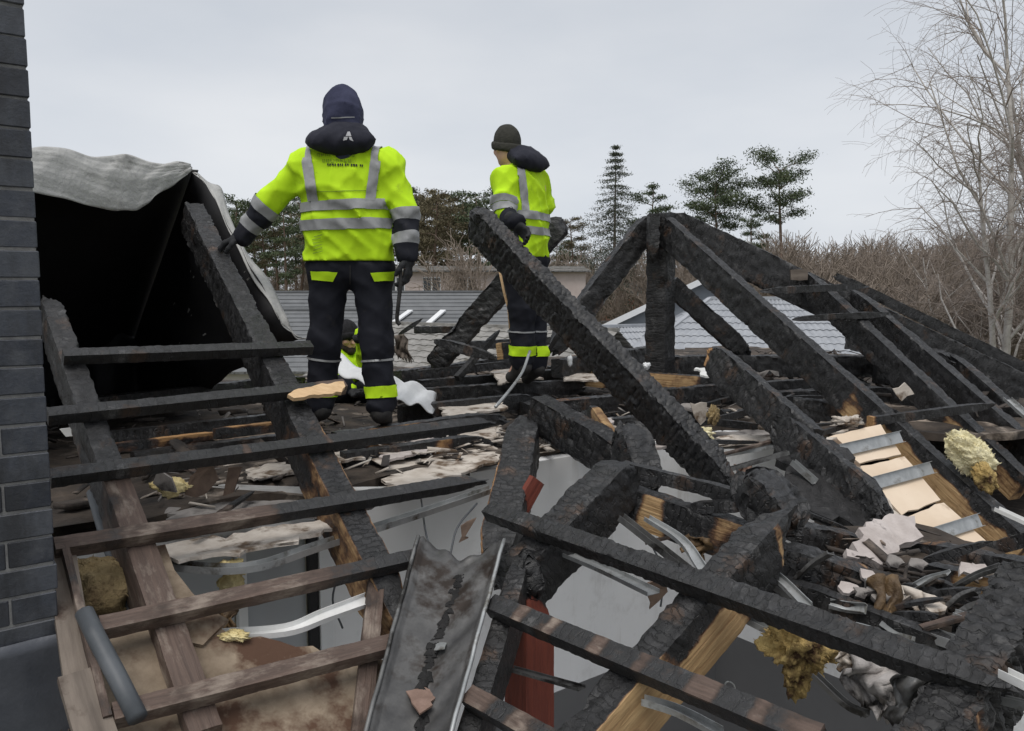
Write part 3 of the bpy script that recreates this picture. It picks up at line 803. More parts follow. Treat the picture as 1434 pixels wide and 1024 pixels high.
beam('upper_batten', D(1165, 384, 7.0), D(1460, 528, 6.6), .07, .09, M['coal'], (0, 0, 1), hf, 1.1, [], .9, (1, 0), .022)
beam('batten', D(1060, 408, 6.15), D(1212, 401, 6.45), .05, .055, M['coal'], (0, 0, 1), hf, 1.1, [], .8, (1, 1), .018)
beam('batten', D(1120, 447, 5.95), D(1240, 440, 6.3), .05, .055, M['coal'], (0, 0, 1), hf, 1.1, [], .8, (1, 1), .018)
beam('batten', D(1218, 590, 5.0), D(1392, 567, 5.3), .055, .06, M['coal'], (0, 0, 1), hf, 1.05, [(0, .08, 'all', .1)], .8, (0, 1), .018)
beam('strut', D(938, 398, 7.1), D(1050, 500, 7.15), .13, .17, M['coal'], (0, 0, 1), hf, 1.1, [], .9, (0, 1), .022)
beam('hip_rafter', D(908, 288, 7.1), D(760, 482, 6.75), .13, .21, M['coal'], (0, 0, 1), hf, 1.1, [], .9, (1, 1), .022, anchor='top')
slab('tile_lath_end', [D(1107, 378, 6.7), D(1132, 378, 6.7), D(1131, 392, 6.7), D(1108, 392, 6.7)], .02, M['plank'], hf, .003, .05)

# ================================================================== CEILING JOISTS AND TIE BEAMS (each its own thing of the attic floor)
cf = thing('ceiling_frame', 'blackened ceiling joists and tie beams lying across the open attic floor', 'joists', Z(700, 560, -.85))
def joist(a, b, w=.10, h=.17, c=1.1, pt=(), z=-.76, z2=None, e=(0, 1), nm='joist', mt='coal', rg=.9):
    return beam(nm, Z(*a, z), Z(*b, z if z2 is None else z2), w, h, M[mt], (0, 0, 1), cf, c, pt, rg, e, .022, anchor='top')
joist((468, 604), (702, 574), .09, .14, 1.05, [(.05, .5, 'r', .35)], -.78)
joist((150, 604), (425, 574), .07, .12, 1.1, [], -.80)
joist((185, 632), (470, 597), .09, .14, 1.05, [(.35, .75, 'r', .62)], -.84, mt='brown')
joist((556, 518), (760, 493), .12, .12, 1.1, [(.7, .85, 'r', .5)], -.72)
joist((560, 545), (812, 530), .10, .15, 1.1, [], -.76)
joist((95, 560), (425, 522), .09, .14, 1.1, [], -.70)
joist((130, 655), (300, 632), .08, .12, 1.1, [], -.88)
joist((300, 600), (432, 585), .05, .06, .6, [(.1, .8, 'top', .2)], -.74)
joist((150, 622), (330, 600), .05, .05, .5, [(.3, .8, 'top', .1)], -.80)
joist((480, 632), (690, 604), .08, .12, 1.05, [(.5, .8, 'r', .4)], -.84)
joist((560, 568), (760, 548), .08, .12, 1.1, [(.2, .4, 'top', .3)], -.76)
joist((585, 532), (830, 512), .08, .10, 1.1, [], -.72)
joist((850, 585), (1010, 570), .09, .12, 1.1, [(.1, .5, 'r', .3)], -.84)
joist((905, 497), (1246, 497), .16, .20, 1.15, [], -.60, nm='tie_beam')
joist((780, 503), (935, 480), .12, .16, 1.1, [], -.60)
joist((770, 512), (1015, 528), .10, .16, .95, [(.22, .4, 'r', .1), (.42, .95, 'r', .25), (.22, .4, 'l', .1), (.42, .95, 'l', .25)], -.72, nm='tie_beam', mt='gold')
joist((905, 545), (1215, 524), .10, .15, 1.15, [], -.76)
beam('tie_beam', D(1005, 552, 6.3), D(1262, 538, 6.6), .14, .24, M['coal'], (0, 0, 1), cf, 1.15, [], .9, (0, 1), .022, anchor='top')
beam('tie_beam', D(1010, 574, 5.7), D(1200, 566, 5.9), .10, .14, M['gold'], (0, 0, 1), cf, 1.1, [(.3, .6, 'r', .4)], .9, (0, 1), .022, anchor='top')
beam('tie_beam', D(1228, 505, 6.9), D(1460, 528, 6.8), .12, .2, M['coal'], (0, 0, 1), cf, 1.15, [], .9, (0, 1), .022, anchor='top')
beam('tie_beam', D(1255, 532, 6.4), D(1460, 566, 6.2), .12, .2, M['coal'], (0, 0, 1), cf, 1.15, [], .9, (0, 1), .022, anchor='top')
joist((1190, 470), (1330, 492), .1, .14, 1.15, [], -.5)
joist((770, 560), (905, 548), .12, .16, 1.1, [(.0, .4, 'top', .5)], -.78)
joist((620, 480), (790, 470), .08, .1, 1.1, [], -.6)
joist((700, 545), (840, 600), .12, .14, 1.1, [], -.80)

# ================================================================== LOOSE AND FALLEN TIMBERS (each a thing)
def loose(a, b, w, h, label, c=1.1, pt=(), e=(1, 1), mt='coal', upv=(0, 0, 1), rg=1., cell=(.042, .085), name='charred_beam', cat='beam', res=.018, group=None, rib=0.):
    o = beam(name, a, b, w, h, M[mt], upv, None, c, pt, rg, e, res, cell=cell, rib=rib)
    return tag(o, label, cat, group)
loose(D(660, 303, 5.05), D(1034, 698, 3.95), .11, .235, 'long charred beam with deep scale cracks leaning diagonally in front of the smaller worker', 1.2, cell=(.036, .12), upv=(.35, -.75, .55), e=(.4, 1), res=.012, rg=1., rib=.007)
loose(D(606, 515, 6.55), D(788, 308, 6.35), .19, .19, 'thick black beam leaning up to the right behind the smaller worker', 1.15, cell=(.05, .2), e=(.3, .3))
loose(D(990, 494, 5.0), D(1135, 622, 4.3), .11, .20, 'broken charred rafter stub with a pale split tip, left of the bare ceiling panels', 1.15, [(-.1, .035, 'all', -.8)], (.6, 0), upv=(.4, -.3, .85), cell=(.04, .1))
loose(D(1085, 592, 4.45), D(1252, 735, 3.75), .10, .20, 'flaking black beam end rising from the burnt heap beside the ceiling panels', 1.25, [], (.5, 1), upv=(.4, -.3, .85), cell=(.03, .06), rg=1.1)
loose(D(752, 578, 4.25), D(884, 655, 3.75), .14, .20, 'short dark beam slanting down behind the cross beam at the valley', 1.1, [], (0, 1))
loose(D(872, 590, 3.75), D(905, 700, 3.55), .17, .2, 'dark charred block standing under the long leaning beam', 1.25, [], (1, 1), rg=1.)
loose(D(842, 692, 3.4), D(1068, 768, 2.95), .09, .16, 'dark beam with a pale yellow scorched patch, under the long thin batten', 1.05, [(.26, .5, 'r', .12), (.26, .5, 'l', .12), (.7, 1, 'r', .5), (.7, 1, 'l', .5)], (0, 0), 'gold', rg=.8)
loose(D(872, 655, 3.35), D(1062, 702, 3.0), .045, .06, 'thin black batten lying above the beam with the yellow patch', 1.1, [], (0, 1), rg=.8)
loose(D(948, 712, 3.15), D(1060, 708, 2.95), .05, .05, 'short black batten end pointing at the burnt heap', 1.1, [], (1, 1), rg=.8)
loose(D(1040, 660, 3.05), D(1120, 745, 2.85), .20, .17, 'knobbly black burnt node on top of the slanting half burnt rafter', 1.3, [], (1, 1), rg=1.3, cell=(.03, .05))
loose(D(1060, 768, 2.8), D(1258, 838, 2.7), .13, .12, 'wide black beam with a golden end below the ashen board', 1.1, [(.62, .85, 'top', .25)], (1, 1), 'gold')
loose(D(1080, 740, 3.2), D(1235, 772, 3.25), .12, .10, 'flat black timber on the heap under the flaking beam end', 1.15, [], (1, 1), rg=1.)
loose(D(1262, 768, 3.3), D(1462, 806, 2.9), .09, .11, 'charred beam with a brown streak along the foot of the ceiling panels', 1.05, [(.1, .4, 'top', .4)], (1, 0), 'gold')
loose(D(1255, 800, 3.0), D(1445, 845, 2.6), .07, .13, 'black plank with a golden patch left of the ribbed charred rafter', 1.05, [(.45, .85, 'r', .2), (.45, .85, 'l', .2)], (1, 0), 'gold')
loose(D(1330, 785, 3.5), D(1452, 752, 3.2), .05, .06, 'burnt batten rising to the right edge of the photo across the ceiling panels', 1.1, [], (0, 0), rg=.8)
loose(D(1070, 820, 2.75), D(1330, 925, 2.35), .06, .14, 'black plank just below the galvanised rail at lower right', 1.15, [], (1, 0), rg=.8)
loose(D(1110, 572, 5.7), D(1262, 584, 5.5), .12, .16, 'dark beam end jutting over the top of the ceiling panels', 1.2, [(.75, 1, 'bot', .2)], (0, 1), 'gold')
loose(D(1290, 575, 6.1), D(1460, 606, 5.9), .1, .14, 'black plank behind the yellow foam', 1.15, [], (0, 0))
loose(D(610, 478, 5.9), D(690, 500, 5.7), .07, .08, 'short burnt stick beside the legs of the smaller worker', 1.1, [], (1, 1))
loose(D(640, 530, 6.2), D(700, 462, 6.6), .05, .05, 'thin burnt stick leaning against the thick black beam', 1.1, [], (0, 1))
loose(D(557, 470, 6.8), D(590, 448, 6.8), .035, .04, 'thin crooked burnt stick standing right of the taller worker', 1.1, [], (1, 1))
loose(D(580, 462, 7.3), D(660, 462, 7.3), .06, .07, 'burnt rail in front of the grey house roof', 1.1, [], (0, 1))
loose(D(820, 575, 4.6), D(862, 640, 4.2), .05, .2, 'upright brown half burnt board under the leaning beam', .3, [(0, .3, 'all', 1)], (1, 0), 'gold', rg=.5)
loose(D(700, 492, 5.95), D(722, 490, 5.9), .12, .12, 'stub of a sawn beam with a bare brown end, left of the yellow ankle band', .15, [(.4, 1, 'all', .9)], (0, 0), 'gold', rg=.5)

# ================================================================== CEILING PANELS with metal battens, right
cpn = thing('ceiling_panel', 'bare beige ceiling boards between metal battens and half burnt rafters at right', 'ceiling', D(1290, 690, 4.5))
def cp_(x, y, off=0):
    p0, p1, p2 = D(1165, 612, 4.75), D(1250, 600, 4.95), D(1370, 790, 4.1)
    n = (p1 - p0).cross(p2 - p0).normalized()
    if n.dot(CAMP - p0) < 0: n = -n
    return onplane(x, y, p0, n, off)
for q in (((1160, 612), (1232, 594), (1262, 636), (1192, 652)), ((1196, 656), (1266, 640), (1318, 700), (1262, 722)), ((1266, 726), (1322, 704), (1392, 770), (1318, 800)), ((1322, 804), (1396, 774), (1450, 812), (1380, 850))):
    slab('plasterboard', [cp_(x, y) for x, y in q], .0125, M['card'], cpn, .004, .06, .003)
for a, b in (((1165, 634), (1262, 612)), ((1212, 680), (1305, 655)), ((1296, 752), (1372, 728))):
    channel('metal_batten', [cp_(*a, .02), cp_(*b, .02)], .07, .02, M['gal'], cpn, up=(cp_(1290, 700, 1) - cp_(1290, 700)))
slab('torn_edge', [cp_(x, y, .02) for x, y in ((1158, 612), (1170, 610), (1205, 655), (1262, 725), (1300, 770), (1290, 778), (1240, 720), (1190, 660))], .012, M['plaster'], cpn, .012, .03, .004)

# ================================================================== INSULATION, CLOTH AND BOARD SCRAPS
tag(blob('foam_lump', D(1358, 636, 4.7), .145, M['foam'], sq=(.62, .45, 1.15), amp=.27, f=4.0, sub=5, rot=.75, fib=1600), 'bright pale yellow foam lump bulging between the half burnt rafters at right', 'insulation')
tag(blob('foam_tail', D(1380, 668, 4.6), .075, M['woolburnt'], sq=(.7, .5, 1.1), amp=.3, f=9, sub=4, rot=.4, fib=500), 'browned lower end of the yellow foam lump', 'insulation')
tag(blob('hanging_insulation', D(1120, 905, 2.3), .085, M['woolburnt'], sq=(1.1, .6, .9), amp=.34, f=8, sub=5, rot=-.3, fib=900), 'scorched yellow tuft of insulation hanging below the long black batten', 'insulation')
tag(blob('hanging_insulation', D(1116, 945, 2.3), .05, M['woolburnt'], sq=(.7, .6, 1.1), amp=.4, f=9, sub=4, fib=300), 'brown drip of insulation at the bottom of the scorched yellow tuft', 'insulation')
tag(blob('insulation_scrap', L(243, 682, -.15), .05, M['wool'], sq=(1.5, .7, .6), amp=.38, f=7, fib=250), 'yellow scrap of insulation beside the upper end of the white strip', 'insulation')
tag(blob('insulation_scrap', D(325, 796, 2.85), .04, M['wool'], sq=(1.4, .7, .6), amp=.42, f=7, fib=250), 'yellow scrap of insulation resting on the pale metal rail left of the window', 'insulation')
tag(blob('insulation_scrap', D(330, 890, 2.55), .03, M['wool'], sq=(1.6, .7, .5), amp=.42, f=7, fib=250), 'yellow crumb of insulation at the torn top edge of the fibreboard', 'insulation')
tag(blob('insulation_scrap', D(325, 815, 2.95), .05, M['wool'], sq=(.9, .5, .8), amp=.2, f=7), 'square yellow pad of insulation under the pale metal rail', 'insulation')
tag(blob('insulation_scrap', D(985, 607, 4.7), .05, M['foam'], sq=(1.2, .7, .7), amp=.38, f=7, fib=250), 'small pale foam scrap right of the foot of the long leaning beam', 'insulation')
tag(blob('insulation_scrap', D(1000, 583, 4.9), .04, M['woolbrown'], sq=(.8, .7, 1.2), amp=.4, f=7), 'speckled wool scrap in the hollow under the dark tie beam', 'insulation')
tag(blob('insulation_scrap', D(1187, 590, 4.9), .05, M['plaster'], sq=(1.5, .7, .6), amp=.42, f=7, fib=250), 'white crumbly scrap above the top ceiling board', 'insulation')
o = slab('ashen_board', [D(x, y, d) for x, y, d in ((1212, 735, 3.2), (1245, 722, 3.3), (1280, 728, 3.3), (1285, 750, 3.2), (1262, 765, 3.12), (1248, 790, 3.0), (1215, 785, 2.95), (1185, 778, 2.95), (1205, 755, 3.08))], .03, M['ashboard'], jag=.01, step=.03, warp=.012)
tag(o, 'torn pinkish grey ashen board lying on the black heap at right', 'board')
o = slab('ashen_board', [D(x, y, d) for x, y, d in ((560 + 0, 655, 4.3), (640, 640, 4.4), (655, 660, 4.1), (570, 672, 4.1))], .02, M['plaster_dark'], jag=.01, step=.03, warp=.01)
tag(o, 'sooty board scrap under the third batten, right of the second rafter', 'board')
def hang(name, label, cat, a, b, a2, b2, mat, wv=.02, nu=14, nv=18, sd=1., rag=.25):
    a, b, a2, b2 = map(V3, (a, b, a2, b2))
    n = (b - a).cross(a2 - a).normalized()
    def fn(u_, v_):
        p = a.lerp(b, u_).lerp(a2.lerp(b2, u_), v_ * (1 - rag * abs(math.sin(u_ * 7 * sd + sd))))
        p = p + (a - b) * (.12 * math.sin(v_ * 9 + sd))
        return p + n * (wv * math.sin(u_ * 11 + v_ * 4 + sd) + wv * .6 * math.sin(u_ * 5 - v_ * 9 + sd * 2) + wv * .4 * math.sin(u_ * 23 + v_ * 17))
    o = grid_sheet(name, fn, nu, nv, mat, None, .004)
    return tag(o, label, cat)
hang('scorched_membrane', 'brown and black scorched strip of membrane hanging from the wide black beam', 'membrane', D(1222, 806, 2.6), D(1262, 806, 2.6), D(1228, 905, 2.45), D(1255, 900, 2.45), M['burntcloth'], .015, sd=1.3)
hang('ashen_membrane', 'pale curled piece of membrane right of the scorched hanging strip', 'membrane', D(1258, 818, 2.65), D(1320, 838, 2.55), D(1268, 862, 2.6), D(1308, 885, 2.5), M['plaster'], .012, sd=2.1)
hang('ashen_membrane', 'crumpled ashen membrane hanging below the long black batten at lower right', 'membrane', D(1180, 905, 2.2), D(1300, 945, 2.1), D(1200, 1005, 2.15), D(1290, 1020, 2.05), M['ashcloth'], .03, 18, 22, 3.2)
hang('ashen_membrane', 'small whitish ball of membrane left of the crumpled ashen membrane', 'membrane', D(1172, 912, 2.22), D(1212, 908, 2.2), D(1175, 945, 2.2), D(1215, 940, 2.18), M['plaster'], .02, sd=4.4)
hang('sooty_membrane', 'grey sooty membrane beside the ribbed charred rafter', 'membrane', D(1255, 935, 2.05), D(1312, 955, 2.0), D(1240, 1030, 2.05), D(1300, 1050, 1.98), M['galdark'], .025, sd=5.2)
hang('scorched_membrane', 'burnt curl hanging from the beam with the yellow patch', 'membrane', D(838, 705, 3.3), D(880, 705, 3.25), D(822, 752, 3.3), D(845, 758, 3.25), M['burntcloth'], .02, sd=6.1)
hang('scorched_membrane', 'brown rag hanging at the upper end of the slanting half burnt rafter', 'membrane', D(962, 750, 3.0), D(1000, 755, 2.95), D(955, 778, 3.), D(985, 786, 2.95), M['burntcloth'], .015, sd=7.1)
hang('brown_rag', 'brown rag hanging against the white wall right of the fallen beam foot', 'membrane', D(1030, 650, 4.3), D(1052, 648, 4.3), D(1034, 672, 4.3), D(1048, 676, 4.3), M['rust'], .01, sd=8.3)
hang('brown_rag', 'brown wool rag on the third rail left of the window', 'membrane', D(300, 852, 2.75), D(330, 848, 2.75), D(306, 885, 2.7), D(326, 888, 2.7), M['burntcloth'], .01, sd=9.3)
hang('grass_bundle', 'dry straw coloured strips hanging beside the taller worker', 'rag', D(552, 470, 6.2), D(566, 468, 6.2), D(556, 508, 6.2), D(580, 512, 6.2), M['plank'], .02, sd=2.7)

# bent drywall profiles
def rail(ctrl, w, h, label, mt='gal', tw=0., upv=(0, 0, 1)):
    return tag(channel('metal_rail', ctrl, w, h, M[mt], None, upv, 6, .002, tw), label, 'metal rail')
rail([Z(226, 796, -1.), Z(345, 800, -1.), Z(450, 768, -1.), Z(612, 715, -.99), Z(690, 688, -.97)], .05, .025, 'long bent pale metal rail in front of the room wall above the window', 'gal')
rail([Z(306, 893, -1.15), Z(400, 886, -1.15), Z(455, 865, -1.13), Z(515, 842, -1.12)], .05, .02, 'bent metal rail with a white end resting over the torn fibreboard', 'whitestrip', .5)
rail([Z(262, 684, -.93), Z(440, 690, -.93), Z(610, 688, -.95)], .05, .02, 'straight white strip lying behind the fourth batten', 'whitestrip')
rail([Z(765, 766, -1.02), Z(840, 797, -1.02), Z(915, 833, -1.02)], .055, .015, 'pale torn rail just under the long black batten', 'gal')
rail([D(868, 728, 3.1), D(962, 802, 2.9)], .035, .025, 'dark metal rail pointing down towards the half burnt rafter', 'galdark')
rail([D(1052, 800, 2.85), D(1098, 846, 2.7)], .025, .02, 'short bright metal rail below the burnt node', 'gal')
rail([D(1108, 846, 2.7), D(1188, 806, 2.75)], .035, .03, 'short grey metal rail tilted up to the right under the black heap', 'gal', .8)
rail([D(1075, 795, 2.9), D(1160, 842, 2.7), D(1260, 880, 2.5), D(1350, 912, 2.3)], .05, .03, 'long galvanised rail running to the ribbed charred rafter', 'gal')
rail([D(1140, 948, 2.2), D(1185, 990, 2.1), D(1215, 1004, 2.05)], .022, .015, 'thin grey rail hanging below the ashen membrane', 'galdark')
rail([D(900, 985, 2.2), D(950, 1000, 2.15), D(1010, 1030, 2.05)], .03, .02, 'pale rail behind the lower striped batten', 'gal', .4)
rail([D(1030, 862, 2.6), D(1075, 885, 2.5), D(1100, 892, 2.4)], .035, .02, 'scrap of rail above the scorched yellow tuft', 'gal')
rail([D(1010, 640, 4.4), D(1080, 628, 4.4), D(1115, 622, 4.4)], .04, .02, 'sooty metal rail at the top of the white wall right of the fallen beam', 'gal')
rail([D(1015, 662, 4.2), D(1105, 636, 4.2)], .03, .02, 'second sooty rail lower on the white wall right of the fallen beam', 'galdark')
rail([D(1108, 650, 4.1), D(1140, 678, 4.0)], .03, .03, 'upright rail at the left edge of the burnt beam end', 'gal')
rail([D(1405, 948, 1.8), D(1460, 975, 1.7)], .03, .02, 'white metal rail at the lower right edge of the photo', 'whitestrip')
rail([D(1400, 985, 1.85), D(1460, 1000, 1.75)], .02, .02, 'thin bright rail under the white rail at the lower right edge', 'gal')
rail([D(1410, 560, 5.0), D(1460, 605, 4.6)], .05, .02, 'pale metal strip on the rafters at the right edge', 'gal')
rail([D(1395, 715, 4.0), D(1460, 745, 3.8)], .04, .02, 'white metal strip between the rafters at the right edge', 'whitestrip')
o = polytube('wire', curve_pts([D(1010, 970, 2.6), D(1018, 955, 2.6), D(1028, 960, 2.6), D(1030, 978, 2.6)], 5), .003, M['gal'], n=5)
tag(o, 'thin wire loop against the dark grey lower wall', 'wire')
o = polytube('wire', curve_pts([D(1212, 810, 2.6), D(1208, 835, 2.6), D(1185, 848, 2.55)], 5), .003, M['galdark'], n=5)
tag(o, 'thin wire hanging beside the scorched hanging strip', 'wire')

# torn plasterboard of the ceiling along the wall head
def scrap(pts, label, mt='plaster', th=.0125, jag=.014, warp=.008, cat='plasterboard'):
    return tag(slab('plasterboard_scrap', pts, th, M[mt], None, jag, .035, warp), label, cat)
scrap([Z(x, y, -.95) for x, y in ((226, 762), (300, 752), (410, 735), (480, 727), (480, 738), (400, 760), (330, 775), (250, 785))], 'long torn strip of stained plasterboard under the fourth batten', 'plaster')
scrap([Z(x, y, -.93) for x, y in ((235, 712), (280, 700), (380, 702), (470, 700), (560, 690), (560, 700), (430, 722), (300, 735), (240, 738))], 'brown stained plasterboard strip between the white strip and the fourth batten', 'plaster_dark')
scrap([Z(x, y, -.92) for x, y in ((540, 640), (620, 618), (690, 622), (700, 645), (640, 664), (540, 690))], 'pale broken plasterboard under the third batten beside the valley beam', 'plaster')
scrap([Z(x, y, -.90) for x, y in ((345, 655), (395, 645), (415, 660), (352, 672))], 'light plasterboard scrap behind the white strip', 'plaster')
scrap([Z(x, y, -.88) for x, y in ((355, 585), (412, 578), (415, 596), (358, 602))], 'pale plasterboard scrap under the second batten beside the rafter', 'plaster_dark')
scrap([D(x, y, 3.3) for x, y in ((88, 600), (102, 592), (110, 610), (92, 614))], 'small white scrap beside the chimney under the second batten', 'whitestrip')
scrap([D(x, y, 3.1) for x, y in ((222, 660), (240, 668), (248, 690), (226, 694), (215, 676))], 'grey scrap stuck to the right side of the brown rafter', 'plaster_dark')
scrap([D(x, y, 3.15) for x, y in ((283, 640), (298, 648), (300, 672), (285, 690), (262, 700), (270, 670))], 'torn brown lath scrap left of the white strip', 'lath')
scrap([D(x, y, 3.2) for x, y in ((318, 655), (338, 650), (334, 690), (312, 694))], 'brown bent scrap of lath standing behind the white strip', 'lath')
scrap([D(x, y, 5.) for x, y in ((965, 565), (990, 565), (992, 588), (980, 592))], 'small pale square scrap beside the foot of the long leaning beam', 'plaster')
scrap([D(x, y, 3.6) for x, y in ((862, 648), (882, 650), (885, 672), (868, 684), (860, 665))], 'pinkish grey chip on the end of the cross beam', 'ashboard')
scrap([D(x, y, 3.0) for x, y in ((640, 738), (668, 730), (672, 752), (645, 765))], 'brown splintered chip above the head of the gutter', 'lath')
scrap([D(x, y, 2.75) for x, y in ((905, 820), (932, 815), (935, 830), (915, 858), (908, 850))], 'brown torn scrap on the half burnt rafter under the long batten', 'lath')
scrap([Z(x, y, -.93) for x, y in ((995, 606), (1070, 600), (1110, 612), (1070, 625), (1000, 628))], 'dirty plasterboard patch right of the foot of the long leaning beam', 'plaster_dark')
scrap([Z(x, y, -.93) for x, y in ((1150, 585), (1240, 580), (1242, 596), (1165, 606))], 'whitish rubble sheet over the top ceiling board', 'plaster')
scrap([D(x, y, 5.2) for x, y in ((1250, 545), (1268, 538), (1280, 552), (1262, 562))], 'white scrap between the two jack rafters at right', 'plaster')
scrap([Z(x, y, -.80) for x, y in ((612, 566), (700, 560), (710, 572), (630, 584))], 'beige plasterboard scrap right of the white plastic sheet', 'plaster')
scrap([Z(x, y, -.80) for x, y in ((578, 535), (612, 530), (606, 540), (580, 542))], 'pale scrap above the white plastic sheet', 'plaster_dark')
scrap([Z(x, y, -.70) for x, y in ((690, 520), (740, 516), (760, 528), (700, 538))], 'pinkish plasterboard scrap left of the smaller worker', 'plaster')
scrap([Z(x, y, -.74) for x, y in ((788, 522), (842, 524), (838, 534), (790, 532))], 'pale strip of plasterboard right of the smaller worker', 'plaster')
scrap([Z(x, y, -.60) for x, y in ((975, 514), (1002, 516), (1006, 526), (980, 524))], 'white scrap lying on the tie beam left of the broken stub', 'whitestrip')
scrap([D(x, y, 5.4) for x, y in ((1040, 524), (1090, 518), (1095, 524), (1045, 531))], 'pale strip behind the broken stub', 'plaster_dark')
o = blob('white_plastic_crumple', D(905, 513, 6.2), .03, M['sheet'], amp=.2)
tag(o, 'tiny white lump on the tie beam beside the king post', 'lump')
tag(blob('white_plastic_crumple', D(798, 505, 6.2), .03, M['sheet'], sq=(.6, .6, 1.4), amp=.2), 'tiny white lump right of the yellow ankle band', 'lump')

for pts, lb, mt in (
    (((205, 640), (285, 628), (300, 640), (225, 655)), 'pale dusty plasterboard flake under the third batten left of the yellow scrap', 'plaster'),
    (((430, 640), (500, 628), (512, 640), (450, 655)), 'beige plasterboard flake just right of the second rafter under the third batten', 'plaster'),
    (((520, 628), (600, 612), (628, 622), (540, 644)), 'pinkish broken plasterboard behind the third batten', 'ashboard'),
    (((300, 612), (380, 600), (392, 610), (315, 622)), 'tan stained board flake in the dark gap behind the third batten', 'fibre'),
    (((800, 600), (850, 606), (846, 622), (802, 618)), 'tan board flake left of the long leaning beam', 'fibre'),
    (((640, 600), (700, 596), (704, 610), (650, 616)), 'pale flake under the joist left of the valley beam', 'plaster'),
    (((845, 556), (900, 552), (905, 562), (850, 566)), 'tan flake lying right of the smaller worker', 'fibre'),
    (((560, 598), (640, 588), (648, 596), (570, 608)), 'brown stained flake on the joists right of the boots of the taller worker', 'fibre'),
    (((1000, 612), (1085, 606), (1090, 616), (1008, 622)), 'pale ceiling flake above the sooty rails', 'plaster')):
    scrap([Z(x, y, -.875) for x, y in pts], lb, mt)
def lath(a, b, label, mt='lath', w=.028, h=.014):
    tag(beam('broken_lath', a, b, w, h, M[mt] if mt != 'lath' else M['brown'], (0, 0, 1), None, .35 if mt != 'coal' else 1.1, [(.6, 1, 'all', 1.)], .5, (0, .6), .016), label, 'lath')
lath(Z(232, 640, -.8), Z(300, 676, -.8), 'thin broken lath slanting beside the yellow scrap')
lath(Z(270, 745, -.9), Z(352, 690, -.88), 'reddish thin lath leaning over the white strip')
lath(D(905, 760, 3.2), D(1010, 735, 3.05), 'thin scorched lath between the dark rail and the burnt node')
lath(D(1000, 640, 4.3), D(1125, 606, 4.5), 'thin lath along the head of the white wall right of the fallen beam')
lath(D(1180, 860, 2.6), D(1320, 838, 2.5), 'thin lath lying across the galvanised rail at lower right')
lath(D(1290, 880, 2.4), D(1400, 850, 2.4), 'thin lath touching the ribbed charred rafter')
lath(D(585, 520, 6.3), D(705, 507, 6.5), 'long thin lath in front of the thick black leaning beam', 'coal')
lath(D(1085, 700, 3.4), D(1190, 742, 3.4), 'black splinter lying on the heap left of the ashen board', 'coal')
lath(Z(455, 622, -.8), Z(560, 604, -.8), 'short lath right of the second rafter above the third batten')
o = slab('charred_sheathing', [D(x, y, d) for x, y, d in ((1086, 606, 4.5), (1135, 598, 4.55), (1168, 612, 4.45), (1205, 655, 4.15), (1248, 722, 3.85), (1225, 742, 3.75), (1165, 728, 3.75), (1120, 700, 3.9), (1098, 655, 4.15))], .045, M['coalboard'], jag=.022, step=.035, warp=.02)
tag(o, 'flaking black sheathing board beside the ceiling panels, ragged at its lower edge', 'sheathing')
rx = random.Random(78)
for k in range(14):
    x, y = rx.uniform(1110, 1410), rx.uniform(772, 880); y = max(y, 772 + (x - 1110) * .1); d = 2.72 - (y - 790) * .0035; w_ = rx.uniform(7, 20); h_ = rx.uniform(5, 13)
    tag(slab('plaster_chunk', [D(x + w_ * math.cos(q) * rx.uniform(.6, 1.1), y + h_ * math.sin(q) * rx.uniform(.6, 1.1), d - .02 * math.sin(q)) for q in (0, 1.1, 2.2, 3.2, 4.2, 5.3)], .014, M[rx.choice(('plaster', 'ashboard', 'plaster_dark', 'plaster_dark'))], None, .007, .015, .007),
        'small dirty plaster chunk lying on the burnt heap at lower right', 'plaster chunk', 'plaster chunks on the burnt heap')
for k in range(10):
    x, y = rx.uniform(760, 1110), rx.uniform(528, 625); z = -.84; w_ = rx.uniform(10, 26)
    tag(slab('plaster_chunk', [Z(x + w_ * math.cos(q) * rx.uniform(.6, 1.1), y + w_ * .3 * math.sin(q) * rx.uniform(.6, 1.1), z + rx.uniform(0, .03)) for q in (0, 1.1, 2.2, 3.2, 4.2, 5.3)], .014, M[rx.choice(('plaster', 'fibre', 'plaster_dark', 'ashboard'))], None, .006, .03, .006),
        'small plaster chunk on the attic floor around the long leaning beam', 'plaster chunk', 'plaster chunks around the long leaning beam')
for pts, lb in ((((1046, 812), (1080, 806), (1132, 852)), 'bright crooked metal rail left of the short tilted rail'), (((1150, 872), (1230, 892), (1296, 935)), 'bright galvanised rail in the gap under the black plank at lower right'),
                (((905, 728), (955, 760), (985, 800)), 'bent bright rail hanging in front of the white wall beside the node'), (((1335, 862), (1385, 880), (1420, 905)), 'bright bent rail against the ribbed charred rafter')):
    tag(channel('metal_rail', [D(x, y, 2.9 - (y - 730) * .0036) for x, y in pts], .034, .016, M['gal'], None, (.2, -.2, 1), 6, .002, .5), lb, 'metal rail')
rx = random.Random(77)
for k in range(13):                       # short metal scraps and burnt splinters jammed in the heap
    x, y = rx.uniform(1080, 1400), rx.uniform(790, 905); y = max(y, 770 + (x - 1080) * .12); d = 2.75 - (y - 800) * .004
    a = rx.uniform(-.9, .9); ln = rx.uniform(30, 75)
    tag(channel('metal_scrap', [D(x, y, d), D(x + ln * .5, y + ln * .5 * a + rx.uniform(-5, 5), d - .03), D(x + ln, y + ln * a, d - .08)], rx.uniform(.018, .035), rx.uniform(.008, .02), M[rx.choice(('gal', 'galdark', 'galdark'))], None, (rx.uniform(-.4, .4), rx.uniform(-.4, .4), 1), 4, .002, rx.uniform(-1, 1)),
        'short bent metal scrap jammed in the burnt heap at lower right', 'metal scrap', 'metal scraps in the burnt heap')
